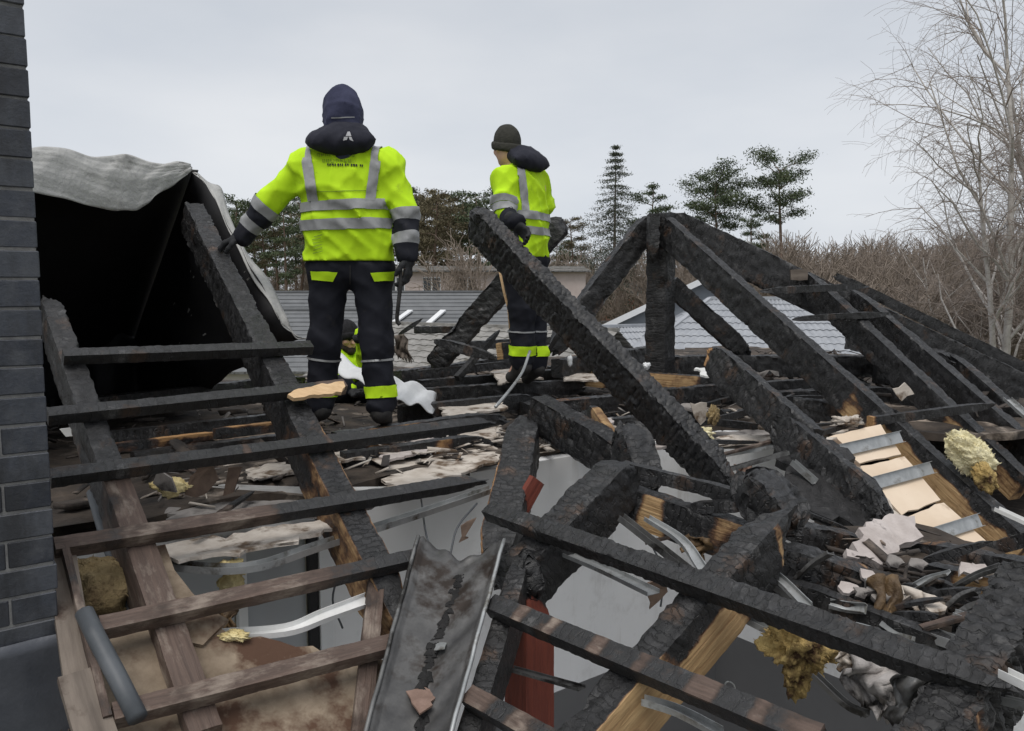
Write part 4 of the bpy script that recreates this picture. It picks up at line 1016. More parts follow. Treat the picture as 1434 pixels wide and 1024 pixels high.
for k in range(16):
    x, y = rx.uniform(1060, 1400), rx.uniform(765, 890); y = max(y, 765 + (x - 1080) * .10); d = 2.85 - (y - 780) * .004
    a = rx.uniform(-.5, 1.2); ln = rx.uniform(40, 110)
    tag(beam('burnt_splinter', D(x, y, d), D(x + ln, y + ln * a * .6, d - .1), rx.uniform(.02, .045), rx.uniform(.015, .04), M[rx.choice(('coal', 'coal', 'gold'))], (0, 0, 1), None, rx.uniform(.75, 1.1), [], .9, (1, 1), .014),
        'burnt timber splinter lying in the black heap at lower right', 'splinter', 'burnt splinters in the heap')
for k in range(12):
    x, y = rx.uniform(830, 1120), rx.uniform(560, 640); z = -.86; a = rx.uniform(-.35, .15); ln = rx.uniform(40, 120)
    tag(beam('burnt_splinter', Z(x, y, z), Z(x + ln, y + ln * a, z), rx.uniform(.02, .05), rx.uniform(.02, .05), M[rx.choice(('coal', 'coal', 'brown'))], (0, 0, 1), None, rx.uniform(.7, 1.1), [], .9, (1, 1), .02),
        'burnt lath lying on the attic floor behind the long leaning beam', 'splinter', 'burnt laths behind the long leaning beam')
for pts, lb in (([D(905, 700, 3.6), D(912, 760, 3.55), D(930, 800, 3.5), D(925, 850, 3.45)], 'thin black cable hanging in front of the white wall under the dark rail'),
                ([Z(590, 700, -1.0), D(600, 760, 3.3), D(625, 790, 3.3), D(640, 740, 3.4), D(668, 705, 3.5)], 'slack black cable looping above the head of the gutter'),
                ([D(470, 740, 3.2), D(476, 790, 3.2), D(466, 840, 3.2), D(480, 880, 3.2)], 'thin cable hanging in front of the room window')):
    tag(polytube('cable', curve_pts(pts, 6), .0045, M['pipe'], n=5), lb, 'cable')
# white plastic sheets behind the taller worker
def sh1(u_, v_):
    a = D(466, 492, 5.9).lerp(D(530, 528, 5.5), u_); b = D(470, 520, 5.6).lerp(D(532, 552, 5.2), u_)
    return a.lerp(b, v_) + V3((0, 0, .02 * math.sin(u_ * 9 + v_ * 3)))
tag(grid_sheet('plastic_sheet', sh1, 14, 8, M['sheet'], None, .006), 'white plastic sheet sloping between the legs of the taller worker', 'sheet')
def sh2(u_, v_):
    a = D(548, 533, 5.6).lerp(D(612, 548, 5.8), u_); b = D(556, 574, 5.0).lerp(D(606, 580, 5.1), u_)
    p = a.lerp(b, v_) + V3((0, 0, .07 * math.sin(min(1, v_ * 1.6) * 2.4) + .015 * math.sin(u_ * 12 + v_ * 7)))
    return p - V3((0, 0, .05 * u_ ** 4))
tag(grid_sheet('plastic_sheet', sh2, 16, 14, M['sheet'], None, .006), 'white plastic sheet humped right of the taller worker', 'sheet')
o = polytube('strap', curve_pts([D(742, 492, 5.4), D(732, 520, 5.2), D(715, 545, 4.8), D(694, 570, 4.5)], 5), .010, M['gal'], n=6)
tag(o, 'dirty white twisted strap lying in front of the smaller worker', 'strap')
o = polytube('handle', [D(697, 365, 5.6), D(706, 410, 5.62), D(712, 432, 5.65), D(716, 480, 5.65)], .010, M['pale'], n=6)
tag(o, 'thin wooden tool handle standing beside the smaller worker', 'tool')

# ================================================================== RUBBLE that nobody could count
def rubble(name, label, zone, n, z0, z1, smin, smax, mat, seed, flat=.4):
    r = np.random.RandomState(seed)
    vv, ff = [], []
    cube = np.array([(x, y, z) for x in (-1, 1) for y in (-1, 1) for z in (-1, 1)], float)
    cf_ = np.array([(0, 1, 3, 2), (4, 6, 7, 5), (0, 4, 5, 1), (2, 3, 7, 6), (0, 2, 6, 4), (1, 5, 7, 3)])
    a, b, c_, d_ = [np.array(p) for p in zone]
    for k in range(n):
        u_, v_ = r.rand(2)
        p = (a * (1 - u_) + b * u_) * (1 - v_) + (d_ * (1 - u_) + c_ * u_) * v_
        s = smin + (smax - smin) * r.rand() ** 2
        q = (cube + r.normal(size=(8, 3)) * .13) * np.array([1.25, .10 + .30 * r.rand() ** 2, flat * (.10 + .35 * r.rand() ** 2)]) * s
        yaw, pit = r.rand() * 6.28, r.normal() * .28
        cy, sy, cx, sx = math.cos(yaw), math.sin(yaw), math.cos(pit), math.sin(pit)
        Rm = np.array([[cy, -sy, 0], [sy, cy, 0], [0, 0, 1]]) @ np.array([[cx, 0, sx], [0, 1, 0], [-sx, 0, cx]])
        q = q @ Rm.T + p
        q[:, 2] += z0 + (z1 - z0) * r.rand() - p[2] + CAMZ
        ff.append(cf_ + 8 * k); vv.append(q)
    o = obj(name, np.vstack(vv), np.vstack(ff), mat)
    return tag(o, label, 'rubble', kind='stuff')
rubble('rubble', 'burnt rubble and broken laths over the attic floor', (gu(-6.5, .15, 0), gu(1.2, -.1, 0), gu(2.5, 4, 0), gu(-6.5, 4, 0)), 520, ZC, -.84, .02, .11, M['rubble'], 4)
rubble('rubble', 'grey plaster crumbs over the attic floor', (gu(-4.5, .1, 0), gu(.8, -.05, 0), gu(2, 3.4, 0), gu(-4.5, 3.4, 0)), 260, ZC + .02, -.86, .012, .06, M['plaster_dark'], 5)
rubble('rubble', 'pale plaster crumbs along the head of the room wall', (gu(-3.6, -.1, 0), gu(.3, -.05, 0), gu(.3, .5, 0), gu(-3.6, .5, 0)), 170, ZC + .01, ZC + .07, .015, .07, M['plaster'], 6)
rubble('rubble', 'burnt rubble heap between the ceiling panels and the king post', (gu(1.2, -1.3, 0), gu(5, -1.4, 0), gu(5.3, 3, 0), gu(1.2, 3, 0)), 600, ZC, -.80, .02, .13, M['rubble'], 7)
rubble('rubble', 'charred splinters on the black heap at lower right', (D(1070, 770, 3.0), D(1330, 790, 3.3), D(1400, 860, 2.5), D(1120, 840, 2.6)), 420, -1.22, -.98, .008, .06, M['rubble'], 8, .5)
rubble('rubble', 'wood splinters and soot in the dark gap beside the chimney', (L(85, 640), L(190, 640), L(190, 900), L(90, 900)), 160, -1.5, -1.25, .01, .07, M['rubble'], 9)
# a heap under them so nothing floats
o = slab('burnt_heap', [D(1050, 770, 3.1), D(1250, 735, 3.6), D(1440, 790, 3.2), D(1440, 900, 2.5), D(1330, 930, 2.35), D(1180, 860, 2.65), D(1070, 812, 2.85)], .06, M['attic'], jag=.03, step=.06, warp=.035)
tag(o, 'black burnt heap of sheathing under the fallen timbers at lower right', 'sheathing')

# ================================================================== TARPAULIN over the left end of the roof
tp = thing('tarpaulin', 'large grey tarpaulin draped over the left end of the ridge, shade underneath painted black', 'tarpaulin', L(270, 285, 0))
rng = np.random.RandomState(2)
fold = lambda u_, v_, k=0.: .018 * math.sin(u_ * 17 + 3 * v_ + k) + .013 * math.sin(u_ * 9 - v_ * 11 + k) + .009 * math.sin(u_ * 37 + v_ * 13 + k) + .006 * math.sin(u_ * 23 - v_ * 41)
PK = D(270, 241, 5.25)
top_l, top_r = D(-60, 201, 3.9), PK + V3((-.02, 0, .02))
low = [D(-60, 262, 3.75), D(55, 279, 4.15), D(120, 292, 4.45), D(172, 302, 4.7), D(202, 294, 4.85), D(235, 268, 5.05), PK + V3((0, -.01, -.01))]
lowc = curve_pts(low, 6)
def polyat(P_, t):
    x = t * (len(P_) - 1); i = min(int(x), len(P_) - 2); return P_[i].lerp(P_[i + 1], x - i)
def flap(u_, v_):
    a = top_l.lerp(top_r, u_); b = polyat(lowc, u_)
    p = a.lerp(b, v_)
    return p + V3((0, -1, .3)) * (fold(u_ * 1.3, v_ * 1.1) * (.75 - .3 * u_) + .07 * math.sin(v_ * 3.14) * (1 - u_ ** 3)) + V3((0, 0, .022 + .012 * math.sin(u_ * 21) * (1 - v_)))
grid_sheet('front_flap', flap, 70, 26, M['tarp'], tp, .006, [M['tarp_shade'], M['tarp']])
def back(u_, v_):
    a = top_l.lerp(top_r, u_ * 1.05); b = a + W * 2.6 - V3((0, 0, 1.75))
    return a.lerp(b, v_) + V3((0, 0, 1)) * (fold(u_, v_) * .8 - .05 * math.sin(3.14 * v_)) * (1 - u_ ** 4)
grid_sheet('back_slope', back, 30, 16, M['tarp'], tp, .006, [M['tarp'], M['tarp_shade']])
edge = curve_pts([PK, D(292, 262, 5.2), D(318, 315, 5.0), D(345, 372, 4.8), D(380, 428, 4.6), D(402, 460, 4.6), D(418, 473, 4.62)], 5)
def side(u_, v_):
    a = polyat(edge, u_) ; b = a + W * 2.5
    b = a + W * 2.6; b.z = PK.z - 1.75
    return a.lerp(b, v_) + U * (fold(v_ * 1.2, u_) - .05 * math.sin(v_ * 3.1)) * min(1, u_ * 4)
grid_sheet('side_sheet', side, 34, 18, M['tarp'], tp, .006, [M['tarp'], M['tarp_shade']])
def lip(u_, v_):
    a = polyat(edge, u_)
    w = .075 + .025 * math.sin(u_ * 14) 
    return a + U * (v_ * w) + V3((0, 0, -.035 * v_ + .012 * math.sin(u_ * 31 + v_ * 4)))
grid_sheet('turned_edge', lip, 44, 5, M['tarp'], tp, .006)
def innr(u_, v_):                 # added black backing, paints the shade deep inside the attic
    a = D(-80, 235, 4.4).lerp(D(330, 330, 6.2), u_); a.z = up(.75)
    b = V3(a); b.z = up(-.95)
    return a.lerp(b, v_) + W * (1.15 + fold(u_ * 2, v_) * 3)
grid_sheet('shade_backing', innr, 30, 12, M['tarp_shade'], tp, .006)
def lside(u_, v_):                # added end sheet beyond the chimney, blacked like the shade inside
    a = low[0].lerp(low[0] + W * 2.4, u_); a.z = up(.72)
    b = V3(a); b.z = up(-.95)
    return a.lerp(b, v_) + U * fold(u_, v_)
grid_sheet('end_sheet', lside, 14, 10, M['tarp_shade'], tp, .006)
# ================================================================== BACKGROUND: houses, trees, woods
def roof_tiles(name, a, b, c, d, mat, parent, rows, wave=.0, th=.03, cols=0):
    """tiled roof slope: a-b eave, d-c ridge; each course lapped over the one below, joined into one piece"""
    a, b, c, d = map(V3, (a, b, c, d))
    n = (b - a).cross(d - a).normalized()
    if n.z < 0: n = -n
    vv, ff = [], []
    for i in range(rows):
        t0, t1 = i / rows, (i + 1.06) / rows
        l0, r0 = a.lerp(d, t0), b.lerp(c, t0); l1, r1 = a.lerp(d, min(t1, 1)), b.lerp(c, min(t1, 1))
        m = max(1, cols)
        for k in range(m):
            p, q = l0.lerp(r0, k / m), l0.lerp(r0, (k + .998) / m); s_, r_ = l1.lerp(r1, k / m), l1.lerp(r1, (k + .998) / m)
            h0 = th * (1 + .15 * math.sin(k * 12.9 + i * 7.3)); b0 = len(vv)
            if wave:
                f_ = [0, .25, .5, .75, 1]; hh = [0, .8, 1, .5, 0]
                for u_, w_ in zip(f_, hh): vv.append(p.lerp(q, u_) + n * (h0 + wave * w_))
                for u_, w_ in zip(f_, hh): vv.append(s_.lerp(r_, u_) + n * (.004 + wave * w_))
                for u_ in f_: vv.append(p.lerp(q, u_) + n * 0)
                for j in range(4):
                    ff += [(b0 + j, b0 + j + 1, b0 + 6 + j, b0 + 5 + j), (b0 + 10 + j, b0 + 11 + j, b0 + j + 1, b0 + j)]
            else:
                vv += [p + n * h0, q + n * h0, r_ + n * .004, s_ + n * .004, p, q]
                ff += [(b0, b0 + 1, b0 + 2, b0 + 3), (b0 + 4, b0 + 5, b0 + 1, b0)]
    o = obj(name, vv, ff, mat, parent)
    o['kind'] = 'stuff'
    return o
RT_L = simple('pale_grey_roof_tile', (.27, .285, .31), (.36, .375, .40), 3, .5, .15, spots=((.20, .21, .22), 1.5, .62))
RT_G = simple('mid_grey_roof_tile', (.115, .12, .125), (.16, .165, .17), 2, .55, .15)
RT_W = simple('weathered_grey_roof_tile', (.16, .155, .145), (.30, .29, .275), 3, .8, .3, spots=((.12, .11, .09), 2, .55))
RWALL = simple('pale_house_wall', (.56, .53, .51), (.64, .61, .59), 2, .9, .1)
RWB = simple('blue_grey_house_wall', (.22, .24, .27), (.27, .29, .32), 2, .9, .1)
RBRICK = simple('orange_brick_wall', (.28, .14, .09), (.36, .19, .13), 4, .9, .2)
WTRIM = simple('white_trim', (.68, .69, .70), (.74, .75, .76), 3, .6, .1)
DWIN = simple('dark_window_pane', (.035, .04, .045), (.05, .055, .06), 3, .15, 0, sp=.6)
def frame_at(c, ang):
    return Matrix.Translation(V3(c)) @ Matrix.Rotation(ang, 4, 'Z')
def gable_house(label, c, ang, lx, ly, zw, zr, wallm, tilem, rows, cols, wins=(), wave=.0, hip=0., sky_l=(), chim=None, verge=False):
    """house with its ridge along local x; wins = (face, along, z, w, h)"""
    t = thing('house', label, 'house', (c[0], c[1], 0))
    Mx = frame_at((c[0], c[1], 0), ang); T = lambda x, y, z: Mx @ V3((x, y, z))
    X, Y = lx / 2, ly / 2
    wv = [T(-X, -Y, 0), T(X, -Y, 0), T(X, Y, 0), T(-X, Y, 0), T(-X, -Y, zw), T(X, -Y, zw), T(X, Y, zw), T(-X, Y, zw)]
    wf = [(0, 1, 5, 4), (1, 2, 6, 5), (2, 3, 7, 6), (3, 0, 4, 7)]
    if not hip:
        wv += [T(-X, 0, zr - .15), T(X, 0, zr - .15)]; wf += [(4, 8, 7), (5, 6, 9)]
    obj('wall', wv, wf, wallm, t)
    ov = .45; ze = zw - ov * (zr - zw) / Y; xr = X - hip + (0 if hip else ov); xe = X + ov; ye = Y + ov
    rA = roof_tiles('roof_tiles', T(-xe, -ye, ze), T(xe, -ye, ze), T(xr, 0, zr), T(-xr, 0, zr), tilem, t, rows, wave, .035, cols)
    roof_tiles('roof_tiles', T(xe, ye, ze), T(-xe, ye, ze), T(-xr, 0, zr), T(xr, 0, zr), tilem, t, rows, wave, .035, max(1, cols // 2))
    if hip:
        roof_tiles('roof_tiles', T(-xe, ye, ze), T(-xe, -ye, ze), T(-xr, -.01, zr), T(-xr, .01, zr), tilem, t, rows, wave, .035, max(1, cols // 2))
        roof_tiles('roof_tiles', T(xe, -ye, ze), T(xe, ye, ze), T(xr, .01, zr), T(xr, -.01, zr), tilem, t, rows, wave, .035, max(1, cols // 2))
        for sx in (-1, 1):
            for sy in (-1, 1):
                box('hip_tile', T(sx * xe, sy * ye, ze + .04), T(sx * xr, 0, zr + .04), .16, .09, tilem, parent=t)
    box('ridge_tile', T(-xr, 0, zr + .04), T(xr, 0, zr + .04), .20, .10, tilem, parent=t)
    box('gutter', T(-xe, -ye - .06, ze - .02), T(xe, -ye - .06, ze - .02), .12, .10, M['galdark'], parent=t)
    if verge:
        for sx in (-1, 1):
            for sy in (-1, 1):
                box('verge_board', T(sx * (xe + .03), sy * ye, ze - .03), T(sx * (xe + .03), 0, zr + .0), .06, .26, WTRIM, parent=t)
    for (fc, al, z, w, h) in wins:
        dx, dy, px_, py_ = {'s': (1, 0, 0, -Y), 'n': (1, 0, 0, Y), 'w': (0, 1, -X, 0), 'e': (0, 1, X, 0)}[fc]
        ox, oy = (0, -1) if fc == 's' else (0, 1) if fc == 'n' else (-1, 0) if fc == 'w' else (1, 0)
        cx, cy = px_ + dx * al, py_ + dy * al
        wnd = box('window', T(cx - dx * w / 2 + ox * .02, cy - dy * w / 2 + oy * .02, z), T(cx + dx * w / 2 + ox * .02, cy + dy * w / 2 + oy * .02, z), .07, h, WTRIM, parent=t)
        for s_ in (-1, 1):
            q = w / 4 * s_; hw_ = w / 4 - .07
            box('pane', T(cx + dx * (q - hw_) + ox * .05, cy + dy * (q - hw_) + oy * .05, z), T(cx + dx * (q + hw_) + ox * .05, cy + dy * (q + hw_) + oy * .05, z), .02, h - .14, DWIN, parent=wnd)
    for (al, f0, f1) in sky_l:
        p = lambda x_, f_: T(x_, -ye + ye * f_, ze + (zr - ze) * f_ + .10)
        sk = box('skylight', p(al, f0), p(al + 1.1, f1), .34, .07, WTRIM, parent=t)  # white colour stands for the reflection in the skylight
    if chim:
        box('chimney', T(chim[0], chim[1], zw), T(chim[0], chim[1], zr + chim[2]), .5, .5, RBRICK, (1, 0, 0), t)
    return t
def at(px, d): q = ray(px, 400); return (q.x * d, d)
gable_house('grey tiled house with two narrow skylights painted white for reflection, behind the taller worker', at(570, 43), .10, 15, 8.4, 3.5, 6.15, RWALL, RT_G, 16, 26, [('s', -3, 1.6, 1.4, 1.3), ('s', 2, 1.6, 1.4, 1.3)], sky_l=((-.9, .40, .66), (.75, .36, .66)))
gable_house('low weathered grey roof between the two standing workers', at(672, 27), -.55, 9, 7.5, 3.2, 5.15, RWALL, RT_W, 14, 22, [('s', 0, 1.6, 1.4, 1.2)], wave=.04)
gable_house('low grey roof at the foot of the tarpaulin', at(392, 40), .05, 9, 8, 3.0, 5.3, RWALL, RT_G, 14, 12, [('s', 0, 1.6, 1.4, 1.2)])
gable_house('house with a pale grey hipped tile roof beyond the king post', at(1085, 27), -.12, 12.5, 9.4, 3.1, 6.05, RWALL, RT_L, 17, 34, [('s', -3, 1.5, 1.4, 1.3), ('w', 0, 1.5, 1.2, 1.2)], wave=.035, hip=4.2)
gable_house('annex with a pale grey tile roof left of the king post', at(872, 30), .42, 7.5, 6.4, 2.9, 5.0, RWALL, RT_L, 11, 18, [('s', 0, 1.5, 1.2, 1.2)], wave=.035, hip=2.6)
gable_house('blue grey house with a white verge board and a window behind the king post', at(985, 42), 1.35, 11, 9, 4.6, 6.75, RWB, RT_G, 12, 12, [('w', -1.2, 5.2, 1.5, 1.0), ('w', 2, 2.4, 1.4, 1.3), ('s', 0, 2.4, 1.4, 1.3)], verge=True)
gable_house('small orange brick house in the gap left of the king post', at(890, 105), .9, 8, 6.5, 4.6, 6.9, RBRICK, RT_G, 10, 10, [('s', 0, 3, 1.2, 1.2), ('w', 0, 3, 1.2, 1.2)])
gable_house('long pale pinkish house with balconies among the pines', at(640, 74), .04, 22, 9, 7.75, 8.15, simple('pinkish_house_wall', (.50, .42, .39), (.58, .50, .47), 2, .9, .1), RT_W, 10, 10,
            [('s', x_, z_, 1.5, 1.2) for x_ in (-8, -5, -2, 1, 4, 7) for z_ in (2.2, 6.6)])
gable_house('far white house beyond the field', at(822, 150), .1, 17, 9, 5.0, 8.4, simple('white_house_wall', (.62, .62, .61), (.68, .68, .67), 2, .9, .1), RT_W, 8, 8, [('s', x_, 3.4, 1.5, 1.4) for x_ in (-6, -3, 0, 3, 6)])
gable_house('far pale cottage at the edge of the field', at(880, 140), -.1, 11, 8, 4.6, 7.6, RWALL, RT_W, 8, 8, [('s', x_, 3.2, 1.3, 1.3) for x_ in (-3, 0, 3)])
# open shed in the field
t = thing('shed', 'small dark open shed with a flat roof on the field', 'shed', (*at(850, 92), 0))
sx, sy = at(850, 92)
for dx in (-2.3, -.7, .7, 2.3): box('shed_post', (sx + dx, sy - 1.4, .003), (sx + dx, sy - 1.4, 2.3), .16, .16, M['plank'], (0, 1, 0), t)
box('back_wall', (sx - 2.4, sy + 1.4, 1.15), (sx + 2.4, sy + 1.4, 1.15), .1, 2.29, M['plank'], parent=t)
for q in (-2.4, 2.4): box('side_wall', (sx + q, sy - 1.3, 1.15), (sx + q, sy + 1.34, 1.15), .1, 2.28, M['plank'], parent=t)
box('flat_roof', (sx - 2.8, sy, 2.42), (sx + 2.8, sy, 2.42), 3.6, .2, RT_G, parent=t)

# ------------------------------------------------------------------ trees
BARKP = simple('pine_bark', (.10, .075, .06), (.22, .15, .11), 6, .9, .5, .02, scale=(1, 1, .3))
BARKG = simple('grey_brown_bark', (.105, .085, .07), (.17, .14, .115), 6, .9, .4, .02)
BARKB = simple('birch_bark', (.34, .31, .28), (.58, .55, .52), 5, .8, .3, .01, spots=((.06, .05, .045), 9, .62))
TWIG = simple('birch_twig', (.19, .155, .132), (.30, .255, .225), 3, .9, .2)
def leafmat(name, c0, c1):
    t = NT(name); f = t.noise(.9, 3, .6); g_ = t.noise(14, 2, .5)
    col = t.ramp(t.math('ADD', t.math('MULTIPLY', f, .6), t.math('MULTIPLY', g_, .4)), [(.36, c0), (.64, c1)])
    return t.set(c=col, r=.8, sp=.2)
NEED = leafmat('pine_needles', (.040, .058, .034), (.115, .140, .075))  # needle colours lightened to paint in the distant haze
NEEDB = leafmat('brownish_pine_needles', (.075, .066, .040), (.165, .140, .085))
SPRN = leafmat('spruce_needles', (.045, .058, .045), (.115, .128, .092))
BRUSH = leafmat('bare_brushwood', (.19, .155, .125), (.30, .25, .21))
def leaves(centres, radii, dens, size, r, flat=.36):
    """many small needle tufts spread through pads"""
    out = []
    for c, rad in zip(centres, radii):
        n = max(3, int(dens * rad * rad))
        p = r.normal(size=(n, 3)) * np.array([1, 1, flat]) * rad * .55 + c
        out.append(p)
    P = np.vstack(out); n = len(P)
    a = r.normal(size=(n, 3)); a /= np.linalg.norm(a, axis=1, keepdims=True)
    b = np.cross(a, r.normal(size=(n, 3))); b /= np.linalg.norm(b, axis=1, keepdims=True) + 1e-9
    s = size * (.5 + r.rand(n, 1))
    V = np.stack([P - a * s, P + a * s * .2 + b * s * .34, P + a * s, P + a * s * .1 - b * s * .32], 1).reshape(-1, 3)
    return V, np.arange(4 * n).reshape(-1, 4)
def pine_geo(H, c0, R, seed, bend=.6, dens=26, size=.22, nl=26, shape=None, up_=0., fl=.36):
    r = np.random.RandomState(seed); seg = []
    pts = [np.array([bend * math.sin(z / H * 3 + seed), bend * .6 * math.sin(z / H * 4 + 2 * seed), z]) for z in np.linspace(0, H * .97, 13)]
    rad = lambda z: .024 * H * (1 - .86 * z / H) * .75
    for a, b in zip(pts[:-1], pts[1:]): seg.append([*a, *b, rad(a[2]), rad(b[2])])
    cs, rs = [], []
    for k in range(nl):
        f = (k + r.rand() * .6) / nl; z = H * (c0 + (1 - c0) * f * .97); base = np.array([np.interp(z, [p[2] for p in pts], [p[i] for p in pts]) for i in range(3)])
        an = k * 2.4 + r.rand() * .8
        w = R * (shape(f) if shape else (.55 + .55 * math.sin(math.pi * (f * .8 + .15)))) * (.6 + .5 * r.rand())
        dr = np.array([math.cos(an), math.sin(an), .10 + up_ * r.rand() + .4 * f]); p = base; m = 4
        for j in range(m):
            q = p + dr * w / m + r.normal(size=3) * .05 * w; seg.append([*p, *q, .05 * (1 - j / m) + .012, .05 * (1 - (j + 1) / m) + .010])
            if j >= 1:
                cs.append(q + [0, 0, .1]); rs.append(w * (.24 + .14 * r.rand()) + .24)
                if j >= 2:
                    s_ = np.cross(dr, [0, 0, 1.]) * r.choice([-1, 1]) * w * .3
                    seg.append([*q, *(q + s_), .02, .01]); cs.append(q + s_); rs.append(w * .18 + .2)
            p = q
    for k in range(int(nl * .5)):                   # dead snags below the crown
        z = H * c0 * (.35 + .65 * r.rand()); an = r.rand() * 6.28
        base = np.array([np.interp(z, [p[2] for p in pts], [p[i] for p in pts]) for i in range(3)])
        seg.append([*base, *(base + np.array([math.cos(an), math.sin(an), -.1]) * (.5 + r.rand() * 1.1)), .025, .008])
    tv, tf = tubes(seg, 5); lv, lf = leaves(cs, rs, dens * 1.5, size * 1.15, r, fl)
    return tv, tf, lv, lf
def spruce_geo(H, R, seed):
    r = np.random.RandomState(seed); seg = [[0, 0, z0, 0, 0, z1, .3 * (1 - z0 / H) + .02, .3 * (1 - z1 / H) + .02] for z0, z1 in zip(np.linspace(0, H * .97, 9)[:-1], np.linspace(0, H * .97, 9)[1:])]
    cs, rs = [], []
    for k in range(27):
        f = k / 26; z = H * (.16 + .82 * f)
        for j in range(6):
            if r.rand() < .14: continue
            an = j * 1.05 + k * .7 + r.rand() * .5; w = R * (1 - f) ** .85 * (.6 + .5 * r.rand()) + .15
            p = np.array([0, 0, z]); m = 4
            for q_ in range(m):
                dz = (.10 if q_ < 1 else -.22 if q_ < 3 else .05)
                q = p + np.array([math.cos(an), math.sin(an), dz]) * w / m
                seg.append([*p, *q, .03, .015]); cs.append(q - [0, 0, .12]); rs.append(.36 + w * .09); p = q
    tv, tf = tubes(seg, 5); lv, lf = leaves(cs, rs, 120, .105, r, .5)
    return tv, tf, lv, lf
def bare_geo(H, R, seed, n0=14, droop=.0, thick=.018, lv_=3, tw=3, spread=.7, fork=None):
    """leafless broadleaf: recursive limbs; returns (stem segments, twig segments)"""
    r = np.random.RandomState(seed); st, tg = [], []
    def limb_(p, d, ln, rad, lev):
        m = 5 if lev < 2 else 4; q = p
        for j in range(m):
            d = d + r.normal(size=3) * (.10 if lev == 0 else .17); d[2] += .05 if lev < 2 else -droop * (j + 1) / m
            d /= np.linalg.norm(d)
            e = q + d * ln / m; ra, rb_ = rad * (1 - .7 * j / m), rad * (1 - .7 * (j + 1) / m)
            (st if lev < 2 else tg).append([*q, *e, max(ra, thick * .45), max(rb_, thick * .4)])
            if lev < lv_ and (lev > 0 or j > 0):
                for k in range(n0 // m if lev == 0 else tw):
                    x = r.normal(size=3); x -= x @ d * d; x /= np.linalg.norm(x)
                    nd = d * (1 - spread * .45) + x * spread * (.6 + .5 * r.rand()); nd[2] += .12 if lev < 1 else 0; nd /= np.linalg.norm(nd)
                    limb_(q + (e - q) * r.rand(), nd, ln * (.42 + .2 * r.rand()) * (1 - .35 * j / m), rad * .45 * (1 - .5 * j / m), lev + 1)
            q = e
    for (d, ln, rd) in (fork or [((0, 0, 1), H * .8, H * .011)]):
        limb_(np.zeros(3), np.array(d, float), ln, rd, 0)
    return st, tg
def tree(name, label, cat, pos, geo, bark, leaf, rot=0., s=1., group=None, cache={}):
    M_ = Matrix.Translation(V3((*pos, -.05))) @ Matrix.Rotation(rot, 4, 'Z') @ Matrix.Scale(s, 4)
    t = link(name, None, None, M_); tag(t, label, cat, group)
    k = id(geo)
    if (k, leaf) not in cache:
        tv, tf, lv, lf = geo
        cache[(k, leaf)] = (mesh('trunk', tv, tf, True, None, [bark]), mesh('crown', lv, lf, False, None, [leaf]), geo)
    a, b, _ = cache[(k, leaf)]
    link('trunk', a, t, M_); link('crown', b, t, M_)
    return t
def hgt(y, d): return CAMZ + (400 - y) / 1150 * d
sg_ = spruce_geo(hgt(204, 90), 6.2, 3)
tree('spruce_tree', 'tall thin pointed spruce right of the smaller worker', 'tree', at(860, 90), sg_, BARKG, SPRN)
g1 = pine_geo(hgt(252, 84), .70, 2.9, 8, .5, 130, .105, 16, None, .3, .46)
tree('pine_tree', 'slender pine with a ragged dark crown, left one of the pair beyond the king post', 'tree', at(1006, 84), g1, BARKP, NEED)
g2 = pine_geo(hgt(232, 80), .68, 3.0, 5, .6, 130, .105, 17, lambda f: .5 + .6 * (abs(math.sin(f * 9)) ** 2), .3, .46)
tree('pine_tree', 'tallest pine with its crown sweeping right, right one of the pair beyond the king post', 'tree', at(1090, 80), g2, BARKP, NEED, 1.1)
g3 = pine_geo(hgt(262, 96), .55, 2.2, 17, .5, 130, .11, 13)
tree('pine_tree', 'shorter pine peeping over the apex of the charred hip', 'tree', at(908, 96), g3, BARKP, NEED)
tree('pine_tree', 'low rounded pine between the spruce and the smaller worker', 'tree', at(800, 100), g3, BARKP, NEEDB, 2, .82)
tree('pine_tree', 'small dark pine behind the hip between the tall pair', 'tree', at(1048, 92), g3, BARKP, NEED, 1, .80)
fg = [pine_geo(18.5, .50, 2.7, 31, .7, 60, .15, 15), pine_geo(17.5, .45, 2.9, 47, .6, 60, .15, 15), pine_geo(16, .55, 2.4, 52, .8, 60, .15, 13)]
r = random.Random(12)
PX = [(312, 104), (334, 92), (352, 110), (368, 96), (386, 104), (402, 90), (418, 108), (440, 98), (556, 104), (574, 94), (590, 108), (604, 90), (618, 100), (634, 96), (648, 106), (664, 98),
      (300, 118), (345, 122), (410, 120), (585, 120), (625, 118), (655, 120), (470, 100), (500, 106), (530, 98), (270, 100), (230, 104), (190, 98), (150, 106), (690, 104), (720, 112), (778, 116), (100, 100), (50, 105)]
for i, (px, d) in enumerate(PX):
    k = r.randrange(3)
    yt = 292 if px < 330 else 285 if px < 450 else 268 if 555 < px < 670 else 320 if px > 760 else 300 if px > 680 else 275
    H = [18.5, 17.5, 16][k]; s = hgt(yt + r.uniform(-6, 22), d) / H
    left = px < 460; 
    tree('pine_tree', 'bare stemmed pine of the wood behind the taller worker' if left else 'reddish brown pine of the wood between the two standing workers', 'tree',
         at(px, d), fg[k], BARKP, NEED if r.random() < (.9 if left else .45) else NEEDB, r.random() * 6.28, s, 'pines of the wood left of the taller worker' if left else 'pines of the wood right of the taller worker')
